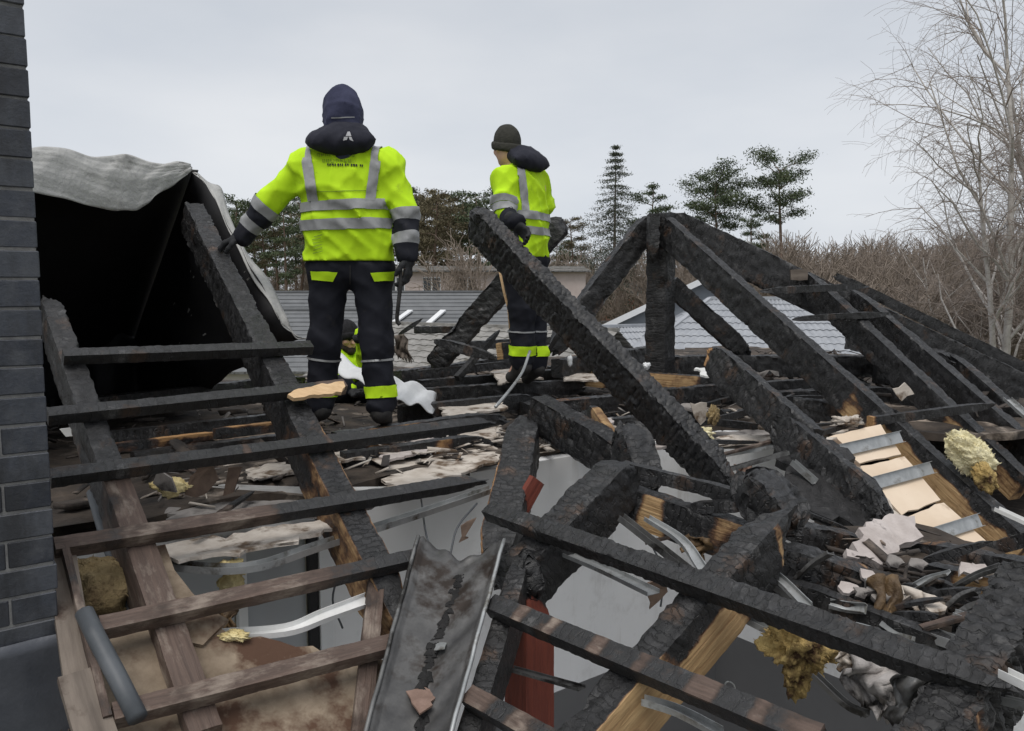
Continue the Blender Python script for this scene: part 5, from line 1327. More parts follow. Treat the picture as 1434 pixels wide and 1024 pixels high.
# the silver birch at the right and two smaller ones
def birch(label, px, d, ytop, seed, fork=None, n0=18, tw=3, th=.02, R=3):
    H = hgt(ytop, d)
    st, tg = bare_geo(H, R, seed, n0, .22, th, 3, tw, .75, fork and [(a, H * b, H * c) for a, b, c in fork])
    M_ = Matrix.Translation(V3((*at(px, d), -.05)))
    t = link('birch_tree', None, None, M_); tag(t, label, 'tree')
    v_, f_ = tubes(st, 6); link('trunk', mesh('trunk', v_, f_, True, None, [BARKB]), t, M_)
    v_, f_ = tubes(tg, 3); link('crown', mesh('crown', v_, f_, True, None, [TWIG]), t, M_)
birch('leafless silver birch with forked pale trunks and drooping twigs at the right edge', 1420, 29, 15, 6, [((.02, 0, 1), .90, .0105), ((-.13, .1, .97), .66, .0085), ((.2, -.1, .95), .82, .009)], 15, 2, .010)
birch('second leafless birch, its top leaving the photo at the upper right corner', 1480, 33, -20, 9, [((.05, 0, 1), .95, .010), ((-.1, 0, .98), .8, .008)], 15, 2, .010)
birch('smaller leafless birch with thin stems left of the forked birch', 1372, 36, 235, 14, [((-.05, 0, 1), .9, .008), ((.2, .1, 1), .8, .008), ((-.2, .1, .95), .7, .007)], 13, 2, .010)
# far wood: one brown mass of leafless trees along the horizon
var = []
for s in range(6):
    st, tg = bare_geo(10, 3, 60 + s, 15, -.02, .05, 2, 3, .62)
    var.append(np.array(st + tg))
r2 = np.random.RandomState(3)
def wood(name, label, items):
    al = []
    for x_, y_, s_, k in items:
        q = var[k].copy(); a = r2.rand() * 6.28; ca, sa = math.cos(a), math.sin(a)
        for o_ in (0, 3):
            X_, Y_ = q[:, o_] * ca - q[:, o_ + 1] * sa, q[:, o_] * sa + q[:, o_ + 1] * ca
            q[:, o_], q[:, o_ + 1] = X_ * s_ + x_, Y_ * s_ + y_; q[:, o_ + 2] *= s_
        q[:, 6:] *= (.7 + .5 * s_); al.append(q)
    v_, f_ = tubes(np.vstack(al), 3)
    tag(obj(name, v_, f_, BRUSH), label, 'wood', kind='stuff')
it = []
for k in range(250):
    px = 1080 + r2.rand() * 480; d = 66 + r2.rand() * 60
    yt = 338 + 7 * math.sin(px * .05) + r2.rand() * 14 - max(0, px - 1300) * .10
    it.append((*at(px, d), hgt(yt, d) / 10.4, r2.randint(6)))
wood('leafless_wood', 'brown leafless wood along the horizon at the right', it)
it = []
for k in range(210):
    px = -120 + r2.rand() * 1230; d = 112 + r2.rand() * 50
    yt = 352 + 8 * math.sin(px * .04) + r2.rand() * 20 if px > 690 else 368 + r2.rand() * 25
    it.append((*at(px, d), hgt(yt, d) / 9.2, r2.randint(6)))
wood('leafless_wood', 'brown leafless wood behind the houses and the pines', it)
it = []
for k in range(60):
    px = 1150 + r2.rand() * 360; d = 30 + r2.rand() * 26
    it.append((*at(px, d), hgt(398 + r2.rand() * 40, d) / 9.2, r2.randint(6)))
wood('leafless_scrub', 'pale leafless scrub in front of the wood at the right', it)
it = []
for k in range(26):
    px = [790, 815, 945, 770, 870, 900][k % 6] + r2.rand() * 34; d = 75 + r2.rand() * 30
    it.append((*at(px, d), hgt(368 + r2.rand() * 30, d) / 9.2, r2.randint(6)))
for k in range(5):
    px = 590 + r2.rand() * 95; d = 58 + r2.rand() * 12
    it.append((*at(px, d), hgt(340 + r2.rand() * 40, d) / 9.2, r2.randint(6)))
wood('leafless_scrub', 'leafless garden trees around the far houses', it)
# ================================================================== PEOPLE: one continuous body each, clothes grown over it
class SDF:
    def __init__(s): s.p = []
    def cap(s, a, b, ra, rb=None, lab=0, k=.03):
        s.p.append((np.array(a, float), np.array(b, float), ra, ra if rb is None else rb, lab, k, None)); return s
    def ell(s, c, r, lab=0, k=.02, rot=None):
        s.p.append((np.array(c, float), np.array(r, float), 0, 0, lab, k, np.eye(3) if rot is None else np.array(rot))); return s
    def dist(s, pr, P):
        a, b, ra, rb, lab, k, rot = pr
        if rot is not None:
            q = (P - a) @ rot / b
            n = np.linalg.norm(q, axis=-1)
            return (n - 1) * b.min() * (n / (np.linalg.norm(q / b, axis=-1) * b.min() + 1e-9)).clip(.2, 5) if False else (n - 1) * b.mean()
        ab = b - a; t = ((P - a) @ ab / (ab @ ab + 1e-12)).clip(0, 1)
        return np.linalg.norm(P - a - t[..., None] * ab, axis=-1) - (ra + (rb - ra) * t)
    def mesh(s, h, wr=None, cut=None):
        lo = np.min([np.minimum(p[0] - (p[2] if p[6] is None else p[1].max()), p[1] - p[3] if p[6] is None else p[0] - p[1].max()) for p in s.p], 0) - .05
        hi = np.max([np.maximum(p[0] + (p[2] if p[6] is None else p[1].max()), p[1] + p[3] if p[6] is None else p[0] + p[1].max()) for p in s.p], 0) + .05
        n = np.ceil((hi - lo) / h).astype(int) + 1
        ax = [lo[i] + h * np.arange(n[i]) for i in range(3)]
        F = np.full(tuple(n), .5)
        for p in s.p:
            if p[6] is None: l_ = np.minimum(p[0] - p[2], p[1] - p[3]); u_ = np.maximum(p[0] + p[2], p[1] + p[3])
            else: l_ = p[0] - p[1].max(); u_ = p[0] + p[1].max()
            i0 = np.maximum(((l_ - .07 - lo) / h).astype(int), 0); i1 = np.minimum(((u_ + .07 - lo) / h).astype(int) + 2, n)
            sl = tuple(slice(i0[i], i1[i]) for i in range(3))
            P = np.stack(np.meshgrid(*[ax[i][sl[i]] for i in range(3)], indexing='ij'), -1)
            d = s.dist(p, P); f = F[sl]; k = p[5]
            hh = np.maximum(k - np.abs(d - f), 0) / k
            F[sl] = np.minimum(d, f) - hh * hh * k * .25
        band = np.abs(F) < .05
        G = np.stack(np.meshgrid(*ax, indexing='ij'), -1)
        if wr is not None: F[band] += wr(G[band])
        if cut is not None: F = np.maximum(F, cut(G))
        return surfnet(F, lo, h)
    def label(s, V):
        D_ = np.stack([s.dist(p, V) for p in s.p], 1)
        return np.array([p[4] for p in s.p])[D_.argmin(1)]
def surfnet(F, lo, h):
    I = F < 0
    nx, ny, nz_ = F.shape
    cnt = np.zeros((nx - 1, ny - 1, nz_ - 1), int)
    for a in (0, 1):
        for b in (0, 1):
            for c in (0, 1):
                cnt += I[a:nx - 1 + a, b:ny - 1 + b, c:nz_ - 1 + c]
    act = (cnt > 0) & (cnt < 8)
    cells = np.argwhere(act)
    idx = np.full(act.shape, -1); idx[act] = np.arange(len(cells))
    acc = np.zeros((len(cells), 3)); num = np.zeros(len(cells))
    cor = [(a, b, c) for a in (0, 1) for b in (0, 1) for c in (0, 1)]
    for i in range(8):
        for j in range(i + 1, 8):
            d = np.abs(np.array(cor[i]) - cor[j])
            if d.sum() != 1: continue
            A = F[tuple((cells + cor[i]).T)]; B = F[tuple((cells + cor[j]).T)]
            m = (A < 0) != (B < 0)
            t = np.where(m, A / np.where(m, A - B, 1), 0)
            acc += np.where(m[:, None], np.array(cor[i]) + t[:, None] * (np.array(cor[j]) - np.array(cor[i])), 0); num += m
    V = lo + h * (cells + acc / num[:, None])
    Q = []
    for ax in range(3):
        o1, o2 = (ax + 1) % 3, (ax + 2) % 3
        sl0 = [slice(None)] * 3; sl1 = [slice(None)] * 3
        sl0[ax] = slice(0, -1); sl1[ax] = slice(1, None)
        e = np.argwhere(I[tuple(sl0)] != I[tuple(sl1)])
        ok = (e[:, o1] > 0) & (e[:, o2] > 0); e = e[ok]
        s0 = I[tuple(e.T)]
        def cid(d1, d2):
            q = e.copy(); q[:, o1] -= d1; q[:, o2] -= d2
            return idx[tuple(q.T)]
        q = np.stack([cid(1, 1), cid(0, 1), cid(0, 0), cid(1, 0)], 1)
        q[~s0] = q[~s0][:, ::-1]
        Q.append(q)
    Q = np.vstack(Q)
    return V, Q[(Q >= 0).all(1)]

def folds(seed, amp, f):
    r = np.random.RandomState(seed)
    K_ = [(r.normal(size=3) * f * s_, r.rand() * 6.28, r.normal(size=3) * f * .5) for s_ in (.6, .9, 1.2, 1.7, 2.3)]
    def g(P):
        o = np.zeros(len(P))
        for i, (k, ph, w) in enumerate(K_):
            o += (1 - np.abs(np.sin(P @ k + ph + 1.3 * np.sin(P @ w + ph * 2)))) ** 2 / (1 + .4 * i)
        return amp * (1 - o)
    return g

def fabric(name, c0, c1, dirt, dth):
    t = NT(name)
    col = t.ramp(t.noise(7, 4, .6), [(.3, c0), (.7, c1)])
    col = t.mix(t.ramp(t.noise(6, 7, .75), [(dth, (0, 0, 0)), (dth + .14, (.75, .75, .75))]), col, dirt)
    cr = t.n('ShaderNodeTexNoise', noise_type='RIDGED_MULTIFRACTAL'); cr.inputs['Scale'].default_value = 5.5; cr.inputs['Detail'].default_value = 3; cr.inputs['Distortion'].default_value = .8
    t.l(t.co((1, 1, .75)), cr.inputs['Vector'])
    t.bump(t.math('ADD', cr.outputs['Fac'], t.math('MULTIPLY', t.noise(260, 2, .5), .03)), .28, .035)
    return t.set(c=col, r=.78, sp=.22)
HV = fabric('fluorescent_yellow_fabric', (.44, .71, .012), (.55, .84, .022), (.22, .30, .03), .60)
HVT = simple('grey_reflective_tape', (.24, .245, .25), (.33, .335, .34), 20, .5, .2, .002)
NAVY = fabric('dark_navy_work_fabric', (.008, .009, .014), (.016, .017, .024), (.04, .038, .038), .60)
NAVYH = simple('dark_navy_hood_fabric', (.016, .017, .026), (.03, .031, .043), 12, .9, .4, .006, sp=.25)
BLUEHOOD = simple('blue_grey_hood_fabric', (.030, .033, .062), (.058, .062, .108), 7, .9, .4, .008, sp=.2)
KNIT = simple('olive_grey_knit', (.030, .030, .026), (.055, .054, .046), 40, .95, .7, .004, sp=.2, scale=(1, 1, 3))
KNITD = simple('charcoal_knit', (.012, .012, .014), (.028, .027, .03), 40, .95, .7, .004, sp=.2)
GLOVE = simple('dark_glove', (.010, .011, .013), (.024, .025, .028), 20, .8, .4, .004)
BOOT = simple('dusty_black_boot', (.012, .012, .013), (.04, .038, .036), 18, .7, .4, .004)
SKIN = simple('skin', (.54, .31, .23), (.62, .38, .29), 12, .55, .15, .002)
BEARD = simple('dark_beard', (.02, .014, .011), (.045, .033, .026), 60, .95, .6, .004)
PRINT = simple('faded_dark_print', (.20, .31, .02), (.28, .42, .03), 40, .8, .1)
PRINTD = simple('dark_print', (.012, .014, .012), (.03, .034, .02), 40, .8, .1)
LOGO = simple('pale_logo_print', (.45, .45, .47), (.55, .55, .57), 40, .7, .1)

def nv(a): a = np.array(a, float); return a / np.linalg.norm(a)
def hand(s, wrist, d, n, side, curl=.5, g=0., lab=9, sz=1.):
    """palm and five fingers: d = along the hand, n = palm normal (fingers close towards it), side = +-1 where the thumb sits"""
    d = nv(d); n = nv(np.array(n) - np.dot(n, d) * d); x = np.cross(d, n) * side
    w = np.array(wrist, float)
    for i, (o, ln) in enumerate(((.032, .085), (.011, .092), (-.011, .088), (-.031, .076))):
        k0 = w + d * .015 * sz + x * o * .65 * sz; k1 = w + d * .092 * sz + x * o * sz
        s.cap(k0, k1, .0145 * sz + g, .0125 * sz + g, lab, .012)
        p = k1; a = curl * .75
        for j, l_ in enumerate((.46, .31, .23)):
            q = p + (d * math.cos(a) + n * math.sin(a)) * ln * l_ * sz + x * o * .06 * (1 - curl) * sz
            s.cap(p, q, (.0105 - .0012 * j) * sz + g, (.0098 - .0014 * j) * sz + g, lab, .006)
            p = q; a += curl * .95
    t0 = w + d * .022 * sz + x * .026 * sz + n * .006; t1 = t0 + (d * .62 + x * .62 + n * .3) * .043 * sz
    t2 = t1 + (d * .85 + x * .25 + n * .45) * .032 * sz; t3 = t2 + (d * .9 + x * -.05 + n * .45) * .024 * sz
    s.cap(t0, t1, .0145 * sz + g, .0125 * sz + g, lab, .012); s.cap(t1, t2, .0115 * sz + g, .0105 * sz + g, lab, .006); s.cap(t2, t3, .0105 * sz + g, .0085 * sz + g, lab, .006)
    return s

def clip_tape(name, V, Fq, mask, planes, mat, parent, off=.005):
    """cut a strip of cloth out of a garment with planes and set it proud as its own piece"""
    bm = bmesh.new()
    keep = mask[Fq].all(1)
    used = np.unique(Fq[keep]); mp_ = {int(i): bm.verts.new(V[i]) for i in used}
    for f in Fq[keep]:
        try: bm.faces.new([mp_[int(i)] for i in f])
        except ValueError: pass
    for co, no in planes:
        bmesh.ops.bisect_plane(bm, geom=bm.verts[:] + bm.edges[:] + bm.faces[:], plane_co=V3(co), plane_no=V3(no), clear_inner=True, clear_outer=False)
    if not bm.faces: bm.free(); return None
    bm.normal_update()
    for v_ in bm.verts: v_.co += v_.normal * (off + .002)
    bm.verts.index_update()
    vv = [tuple(q.co) for q in bm.verts]; ff = [[q.index for q in p.verts] for p in bm.faces]
    bm.free()
    return obj(name, vv, ff, mat, parent, smooth=True)
def decal(name, bvh, quad, nu, nv_, mat, parent, off=.006):
    """a small flat patch sewn or printed on a garment: found where the sight line meets the cloth"""
    vv = []
    for i in range(nu):
        for j in range(nv_):
            u_, v_ = i / (nu - 1), j / (nv_ - 1)
            x = (quad[0][0] * (1 - u_) + quad[1][0] * u_) * (1 - v_) + (quad[3][0] * (1 - u_) + quad[2][0] * u_) * v_
            y = (quad[0][1] * (1 - u_) + quad[1][1] * u_) * (1 - v_) + (quad[3][1] * (1 - u_) + quad[2][1] * u_) * v_
            r = ray(x, y).normalized(); hit = bvh.ray_cast(CAMP, r)
            if hit[0] is None: return None
            vv.append(hit[0] + hit[1].normalized() * off if hit[1].dot(r) < 0 else hit[0] - hit[1].normalized() * off)
    id_ = np.arange(nu * nv_).reshape(nu, nv_)
    q = np.stack([id_[:-1, :-1], id_[:-1, 1:], id_[1:, 1:], id_[1:, :-1]], -1).reshape(-1, 4)
    return obj(name, vv, q, mat, parent, smooth=True)

def person(label, base, J, head_dir, lean=(0, 0, 0), jr=1., hands=(.5, .5), hand_d=(None, None), palm=((0, 0, 1), (0, 0, 1)), face=False, hat='beanie', hatmat=KNIT, seed=1, hem=None, hs=1.):
    t = thing('person', label, 'person', base)
    g = {k: np.array(v_, float) for k, v_ in J.items()}
    fwd = nv(head_dir); upv = np.array([0, 0, 1.]); rt = np.cross(fwd, upv); rt /= np.linalg.norm(rt)
    bf = nv([g['sr'][1] - g['sl'][1], -(g['sr'][0] - g['sl'][0]), 0]) * -1      # chest direction
    body = SDF()
    hc = g['head']
    Rm = np.stack([rt, fwd, np.cross(rt, fwd)], 1)
    body.ell(hc, (.076, .098, .112), 1, .02, Rm)
    zz = Rm[:, 2]
    body.cap(hc + fwd * .045 - zz * .06, hc + fwd * .065 - zz * .085, .05, .034, 1, .03)          # jaw
    body.cap(hc + fwd * .093 + zz * .012, hc + fwd * .112 - zz * .028, .010, .015, 1, .012)       # nose
    body.cap(hc + fwd * .083 + zz * .026 - rt * .035, hc + fwd * .083 + zz * .026 + rt * .035, .012, .012, 1, .012)   # brow
    body.cap(hc + fwd * .088 - zz * .058 - rt * .018, hc + fwd * .088 - zz * .058 + rt * .018, .010, .010, 1, .008)   # lips
    for sg in (-1, 1):
        body.ell(hc + rt * sg * .078 - zz * .01, (.012, .028, .034), 1, .008, Rm)                 # ears
        body.ell(hc + fwd * .07 - zz * .02 + rt * sg * .042, (.026, .022, .024), 1, .02, Rm)      # cheeks
    sh = (g['sl'] + g['sr']) / 2; hip = (g['hl'] + g['hr']) / 2
    body.cap(hc - zz * .07 - fwd * .02, sh + [0, 0, .03], .056, .062, 2, .04)
    chest = sh - [0, 0, .10]
    for sg, sk, hk in ((-1, 'sl', 'hl'), (1, 'sr', 'hr')):
        body.cap(g[sk] * .62 + sh * .38 - [0, 0, .08], g[hk] + [0, 0, .08], .105, .10, 2, .08)
        body.cap(sh + [0, 0, .0], g[sk], .07, .062, 2, .05)
    for e in 'lr':
        if ('e' + e) in g:
            body.cap(g['s' + e], g['e' + e], .055, .043, 3, .04); body.cap(g['e' + e], g['w' + e], .041, .030, 3, .02)
        body.cap(g['h' + e], g['k' + e], .090, .060, 4, .05); body.cap(g['k' + e], g['a' + e], .056, .040, 4, .03)
        body.cap(g['a' + e], g['f' + e], .042, .035, 4, .03)
    HS = {}
    for i, e in enumerate('lr'):
        if ('w' + e) in g:
            hd = nv(g['w' + e] - g['e' + e]) if hand_d[i] is None else nv(hand_d[i])
            hand(body, g['w' + e], hd, palm[i], 1 if e == 'l' else -1, hands[i], 0., 5)
            HS[e] = hd
    Vb, Fb = body.mesh(.0105)
    link('body', mesh('body', Vb, Fb, True, None, [SKIN]), t)
    # ---- jacket
    jk = SDF()
    for sg, sk, hk in ((-1, 'sl', 'hl'), (1, 'sr', 'hr')):
        top_ = g[sk] * .60 + sh * .40 - [0, 0, .085]; bot_ = g[hk] * 1.0 + hip * .0 + [0, 0, -.02]
        mid_ = (top_ + bot_) / 2 + (hip + sh - top_ - bot_) * .06
        jk.cap(top_, mid_, .128 * jr, .122 * jr, 0, .10); jk.cap(mid_, bot_, .124 * jr, .146 * jr, 0, .10)
        jk.cap(sh + [0, 0, .055], g[sk] - [0, 0, .01], .085 * jr, .084 * jr, 0, .07)
    jk.cap(sh - bf * .03 - [0, 0, .1], hip - bf * .01 + [0, 0, .1], .125 * jr, .12 * jr, 0, .1)
    for i, e in enumerate('lr'):
        if ('e' + e) in g:
            wr_ = g['w' + e] + (g['e' + e] - g['w' + e]) * .04
            jk.cap(g['s' + e], g['e' + e], .084 * jr, .074 * jr, 1 + i, .045); jk.cap(g['e' + e], wr_, .073 * jr, .056 * jr, 3 + i, .03)
    hz = hem if hem is not None else (lambda P: hip[2] - .03 - P[..., 2])
    Vj, Fj = jk.mesh(.0115, folds(seed, .017, 12.), hz)
    link('jacket', mesh('jacket', Vj, Fj, True, None, [HV]), t)
    labj = jk.label(Vj)
    jo = [c for c in t.children][-1]
    # ---- trousers
    tr = SDF()
    tr.cap(g['hl'] + [0, 0, .02], g['hr'] + [0, 0, .02], .115, .115, 0, .06)
    for e in 'lr':
        tr.cap(g['h' + e], g['k' + e], .116, .092, 0, .06); tr.cap(g['k' + e], g['a' + e], .090, .086, 0, .05)
    az = min(g['al'][2], g['ar'][2])
    Vt, Ft = tr.mesh(.0125, folds(seed + 50, .010, 12.))
    link('trousers', mesh('trousers', Vt, Ft, True, None, [NAVY]), t)
    # ---- boots
    for e in 'lr':
        b_ = SDF(); fd = nv(g['f' + e] - g['a' + e] + [0, 0, g['a' + e][2] - g['f' + e][2]])
        b_.cap(g['a' + e] + [0, 0, .05], g['a' + e] - [0, 0, .04], .062, .058, 0, .03)
        b_.cap(g['a' + e] - [0, 0, .05] - fd * .03, g['f' + e] + [0, 0, .0], .048, .042, 0, .04)
        Vv, Ff = b_.mesh(.011); link('boot', mesh('boot', Vv, Ff, True, None, [BOOT]), t)
    # ---- gloves
    for i, e in enumerate('lr'):
        if e in HS:
            h_ = SDF(); hand(h_, g['w' + e], HS[e], palm[i], 1 if e == 'l' else -1, hands[i], .004, 0)
            h_.cap(g['w' + e] - HS[e] * .05, g['w' + e] + HS[e] * .02, .043, .036, 0, .02)
            Vv, Ff = h_.mesh(.0055, folds(seed + 7, .002, 40.)); link('glove', mesh('glove', Vv, Ff, True, None, [GLOVE]), t)
    # ---- hat
    if hat == 'beanie':
        ht = SDF(); ht.ell(hc + zz * .030 - fwd * .006, (.092, .110, .122), 0, .02, Rm)
        Vv, Ff = ht.mesh(.009, folds(seed + 3, .003, 18.), lambda P: -((P - hc) @ zz + .3 * ((P - hc) @ fwd)* -1 * .35 + .028))
        link('knit_hat', mesh('knit_hat', Vv, Ff, True, None, [hatmat]), t)
        rm_ = SDF()
        for a in range(20):
            p = [hc + (rt * math.cos(x_) * .084 + fwd * math.sin(x_) * .102) + zz * (-.012 + .10 * math.sin(x_) * .35) for x_ in (a * .3142, (a + 1) * .3142)]
            rm_.cap(p[0], p[1], .013, .013, 0, .02); rm_.cap(p[0] + zz * .025, p[1] + zz * .025, .013, .013, 0, .02)
        Vv, Ff = rm_.mesh(.008); link('hat_brim', mesh('hat_brim', Vv, Ff, True, None, [hatmat]), t)
    else:                                          # hood pulled over the head
        ht = SDF(); ht.ell(hc + zz * .02 - fwd * .012, (.108, .122, .125), 0, .02, Rm)
        ht.cap(hc - zz * .05 - fwd * .02, sh + [0, 0, .09] - bf * .02, .105, .115, 0, .04)
        Vv, Ff = ht.mesh(.010, folds(seed + 3, .011, 14.), lambda P: (P - hc) @ fwd - .085)
        link('hood', mesh('hood', Vv, Ff, True, None, [hatmat]), t)
    # ---- collar / folded hood behind the neck
    cl = SDF()
    lat = nv(g['sr'] - g['sl']); RC = np.stack([lat, bf, [0, 0, 1.]], 1)
    cl.ell(sh - bf * .02 + np.array([0, 0, .145]), tuple(hs * r_ for r_ in (.150, .125, .085)), 0, .05, RC)
    cl.ell(sh - bf * .085 + np.array([0, 0, .115]), tuple(hs * r_ for r_ in (.190, .085, .058)), 0, .06, RC)
    cl.ell(sh - bf * .095 + np.array([0, 0, .085]), tuple(hs * r_ for r_ in (.165, .080, .058)), 0, .07, RC)
    Vv, Ff = cl.mesh(.011, folds(seed + 9, .011, 13.))
    link('collar', mesh('collar', Vv, Ff, True, None, [NAVYH]), t)
    co_bvh = BVHTree.FromPolygons([V3(p) for p in Vv], Ff.tolist())
    if face:
        eyew = simple('eye', (.02, .015, .012), (.03, .02, .02), 5, .2, 0)
        for sg in (-1, 1):
            e_ = hc + fwd * .088 + zz * .012 + rt * sg * .031
            blob('eye', V3(e_), .011, eyew, t, amp=0, sub=2)
        bd = SDF(); bd.cap(hc + fwd * .05 - zz * .072, hc + fwd * .078 - zz * .098, .054, .036, 0, .03)
        for sg in (-1, 1): bd.cap(hc + rt * sg * .066 - zz * .03, hc + fwd * .05 + rt * sg * .045 - zz * .075, .022, .026, 0, .03)
        Vv2, Ff2 = bd.mesh(.008, folds(seed + 4, .003, 60.), None)
        link('beard', mesh('beard', Vv2, Ff2, True, None, [BEARD]), t)
    return dict(t=t, g=g, Vj=Vj, Fj=Fj, lab=labj, Vt=Vt, Ft=Ft, sh=sh, hip=hip, bf=bf, jo=jo, col=co_bvh,
                jb=BVHTree.FromPolygons([V3(p) for p in Vj], Fj.tolist()), tb=BVHTree.FromPolygons([V3(p) for p in Vt], Ft.tolist()))

def cross_planes(a, b, d=None):
    """plane pair bounding a strip between two sight lines' heights"""
def hband(P, a, b, z0, z1, tilt=(0, 0)):
    n = nv([-tilt[0], -tilt[1], 1.])
    return [((0, 0, z0) + np.array([P['sh'][0], P['sh'][1], 0]), n), ((0, 0, z1) + np.array([P['sh'][0], P['sh'][1], 0]), -n)]
def limb(P, a, b, t0, t1):
    A, B = P['g'][a], P['g'][b]; d = B - A
    return [(A + d * t0, nv(d)), (A + d * t1, -nv(d))]
tape = lambda P, nm, msk, pl, mat, off=.005, src='j': clip_tape(nm, P['Vj'] if src == 'j' else P['Vt'], P['Fj'] if src == 'j' else P['Ft'], msk, pl, mat, P['jo'] if src == 'j' else [c for c in P['t'].children if c.name.startswith('trousers')][0], off)
def vstrip(P, xa, xb, wd):
    """strip over the shoulder between two seen points; wd = width"""
    A, B = V3(xa), V3(xb)
    d = (B - A).normalized(); vw = ((A + B) / 2 - CAMP).normalized()
    n = d.cross(vw).normalized()
    return [(tuple(A - n * wd / 2), tuple(n)), (tuple(A + n * wd / 2), tuple(-n))]

# ------------------------------------------------------------------ the taller worker
d1 = 4.6
J1 = dict(head=D(481, 160, d1), sl=D(428, 228, d1), sr=D(541, 230, d1 - .03), el=D(374, 287, d1 + .03), wl=D(338, 331, d1 + .05), er=D(567, 297, d1 - .06), wr=D(572, 360, d1 - .1),
          hl=D(460, 378, d1 + .02), hr=D(522, 379, d1), kl=D(455, 478, d1 + .02), kr=D(528, 480, d1 - .02), al=D(449, 562, d1 + .03), ar=D(534, 566, d1 - .05),
          fl=D(444, 582, d1 + .22), fr=D(540, 588, d1 + .15))
P1 = person('taller worker in fluorescent yellow jacket and blue grey hood, hand on the charred rafter', D(490, 592, d1), J1, (.05, 1, -.12), jr=.97,
            hands=(.55, .5), hand_d=((-.9, .05, -.35), (-.05, .0, -1)), palm=((0, .2, -1), (-1, .2, 0)), hat='hood', hatmat=BLUEHOOD, seed=21,
            hem=lambda P: (D(490, 366, d1).z) - P[..., 2])
t_or = lambda P: np.isin(P['lab'], [0])
zz_ = lambda y, d: D(490, y, d).z
m0 = t_or(P1)
dback = d1 - .13
tape(P1, 'reflective_tape', m0, hband(P1, 0, 0, zz_(294, dback), zz_(280, dback), (.03, 0)), HVT, .006)
tape(P1, 'reflective_tape', m0, hband(P1, 0, 0, zz_(321, dback), zz_(306, dback), (.02, 0)), HVT, .006)
zl = [((0, 0, zz_(281, dback)), (0, 0, 1))]
tape(P1, 'reflective_tape', m0, vstrip(P1, D(425, 195, dback), D(440, 284, dback), .052) + zl, HVT, .007)
tape(P1, 'reflective_tape', m0, vstrip(P1, D(530, 198, dback), D(518, 280, dback), .052) + zl, HVT, .007)
for labs, a, b in (([1, 3], 'el', 'wl'), ([2, 4], 'er', 'wr')):
    mm = np.isin(P1['lab'], labs) & (np.abs(P1['Vj'][:, 0] - P1['hip'][0]) > .225)
    for t0, t1, mt in ((-.04, .20, HVT), (.20, .47, NAVY), (.47, .72, HVT), (.72, 1.2, NAVY)):
        tape(P1, 'reflective_tape' if mt is HVT else 'dark_cuff', mm, limb(P1, a, b, t0, t1), mt, .006)
for e in 'lr':
    mk = (P1['Vt'][:, 0] < P1['hip'][0]) if e == 'l' else (P1['Vt'][:, 0] >= P1['hip'][0])
    tape(P1, 'yellow_band', mk, limb(P1, 'k' + e, 'a' + e, .70, .89), HV, .006, 't')
    tape(P1, 'grey_piping', mk, limb(P1, 'k' + e, 'a' + e, .27, .305), HVT, .005, 't')
tro = [c for c in P1['t'].children if c.name.startswith('trousers')][0]
for q in (((436, 380), (473, 381), (466, 394), (438, 392)), ((519, 382), (551, 380), (549, 393), (524, 394))):
    decal('pocket_flap', P1['tb'], q, 10, 5, HV, tro, .008)
colo = [c for c in P1['t'].children if c.name.startswith('collar')][0]
for q in (((486.5, 185), (489.5, 185), (492, 191), (484, 191)), ((482, 192), (487, 192), (485.5, 196), (480.5, 197)), ((488, 192), (492, 192), (495, 198), (489.5, 196))):
    decal('logo', P1['col'], q, 4, 4, LOGO, colo, .004)
hoo = [c for c in P1['t'].children if c.name.startswith('hood')][0]
hb = BVHTree.FromPolygons([WM[hoo] @ v_.co for v_ in hoo.data.vertices], [list(p_.vertices) for p_ in hoo.data.polygons])
decal('hood_seam', hb, ((464, 164.5), (496, 163.5), (496, 165), (464, 166)), 14, 2, HVT, hoo, .004)
# dirt on the back and seat
decal('back_seam', P1['jb'], ((436, 268), (530, 266), (530, 267.2), (436, 269.2)), 24, 2, PRINT, P1['jo'], .004)
decal('trouser_seam', P1['tb'], ((490, 372), (491.5, 372), (491.5, 398), (490, 398)), 2, 10, BOOT, tro, .004)
rp = random.Random(9)
x = 459.0
for wd, gap in ((2.2, 1), (2, 1), (2.4, 1), (2, 2.2), (2.4, 1), (2, 1), (1.6, 2), (2.2, 1), (2.4, 3.4), (2.2, .8), (2.4, .8), (2, 3.5), (2, 1), (1.6, 1)):
    y = 229.5 + (x - 459) * .03
    decal('lettering', P1['jb'], ((x, y), (x + wd, y), (x + wd, y + 2.6 + rp.random()), (x, y + 2.6 + rp.random())), 3, 3, PRINTD, P1['jo'], .006)
    x += wd + gap
for y0, x0, n_ in ((216, 444, 9), (224, 452, 7)):
    x = x0
    for k in range(n_):
        wd = rp.uniform(3, 4.4)
        for (a, b, c, d_) in ((0, 0, .9, 4), (.2, rp.choice((0, 1.6, 3.2)), wd, 1.0), (wd - .9, rp.choice((0, 1.5)), .9, rp.uniform(2.5, 4))):
            decal('lettering', P1['jb'], ((x + a, y0 + b), (x + a + c, y0 + b), (x + a + c, y0 + b + d_), (x + a, y0 + b + d_)), 2, 2, PRINT, P1['jo'], .006)
        x += wd + 2.4
# soot smudges on the jacket's hem
for k in range(6):
    x0, y0 = 437 + rp.random() * 6, 328 + k * 4.6
    decal('soot_mark', P1['jb'], ((x0, y0 + 3), (x0 + 11 + 6 * rp.random(), y0), (x0 + 12, y0 + 1.4), (x0, y0 + 4.6)), 4, 2, PRINT, P1['jo'], .006)
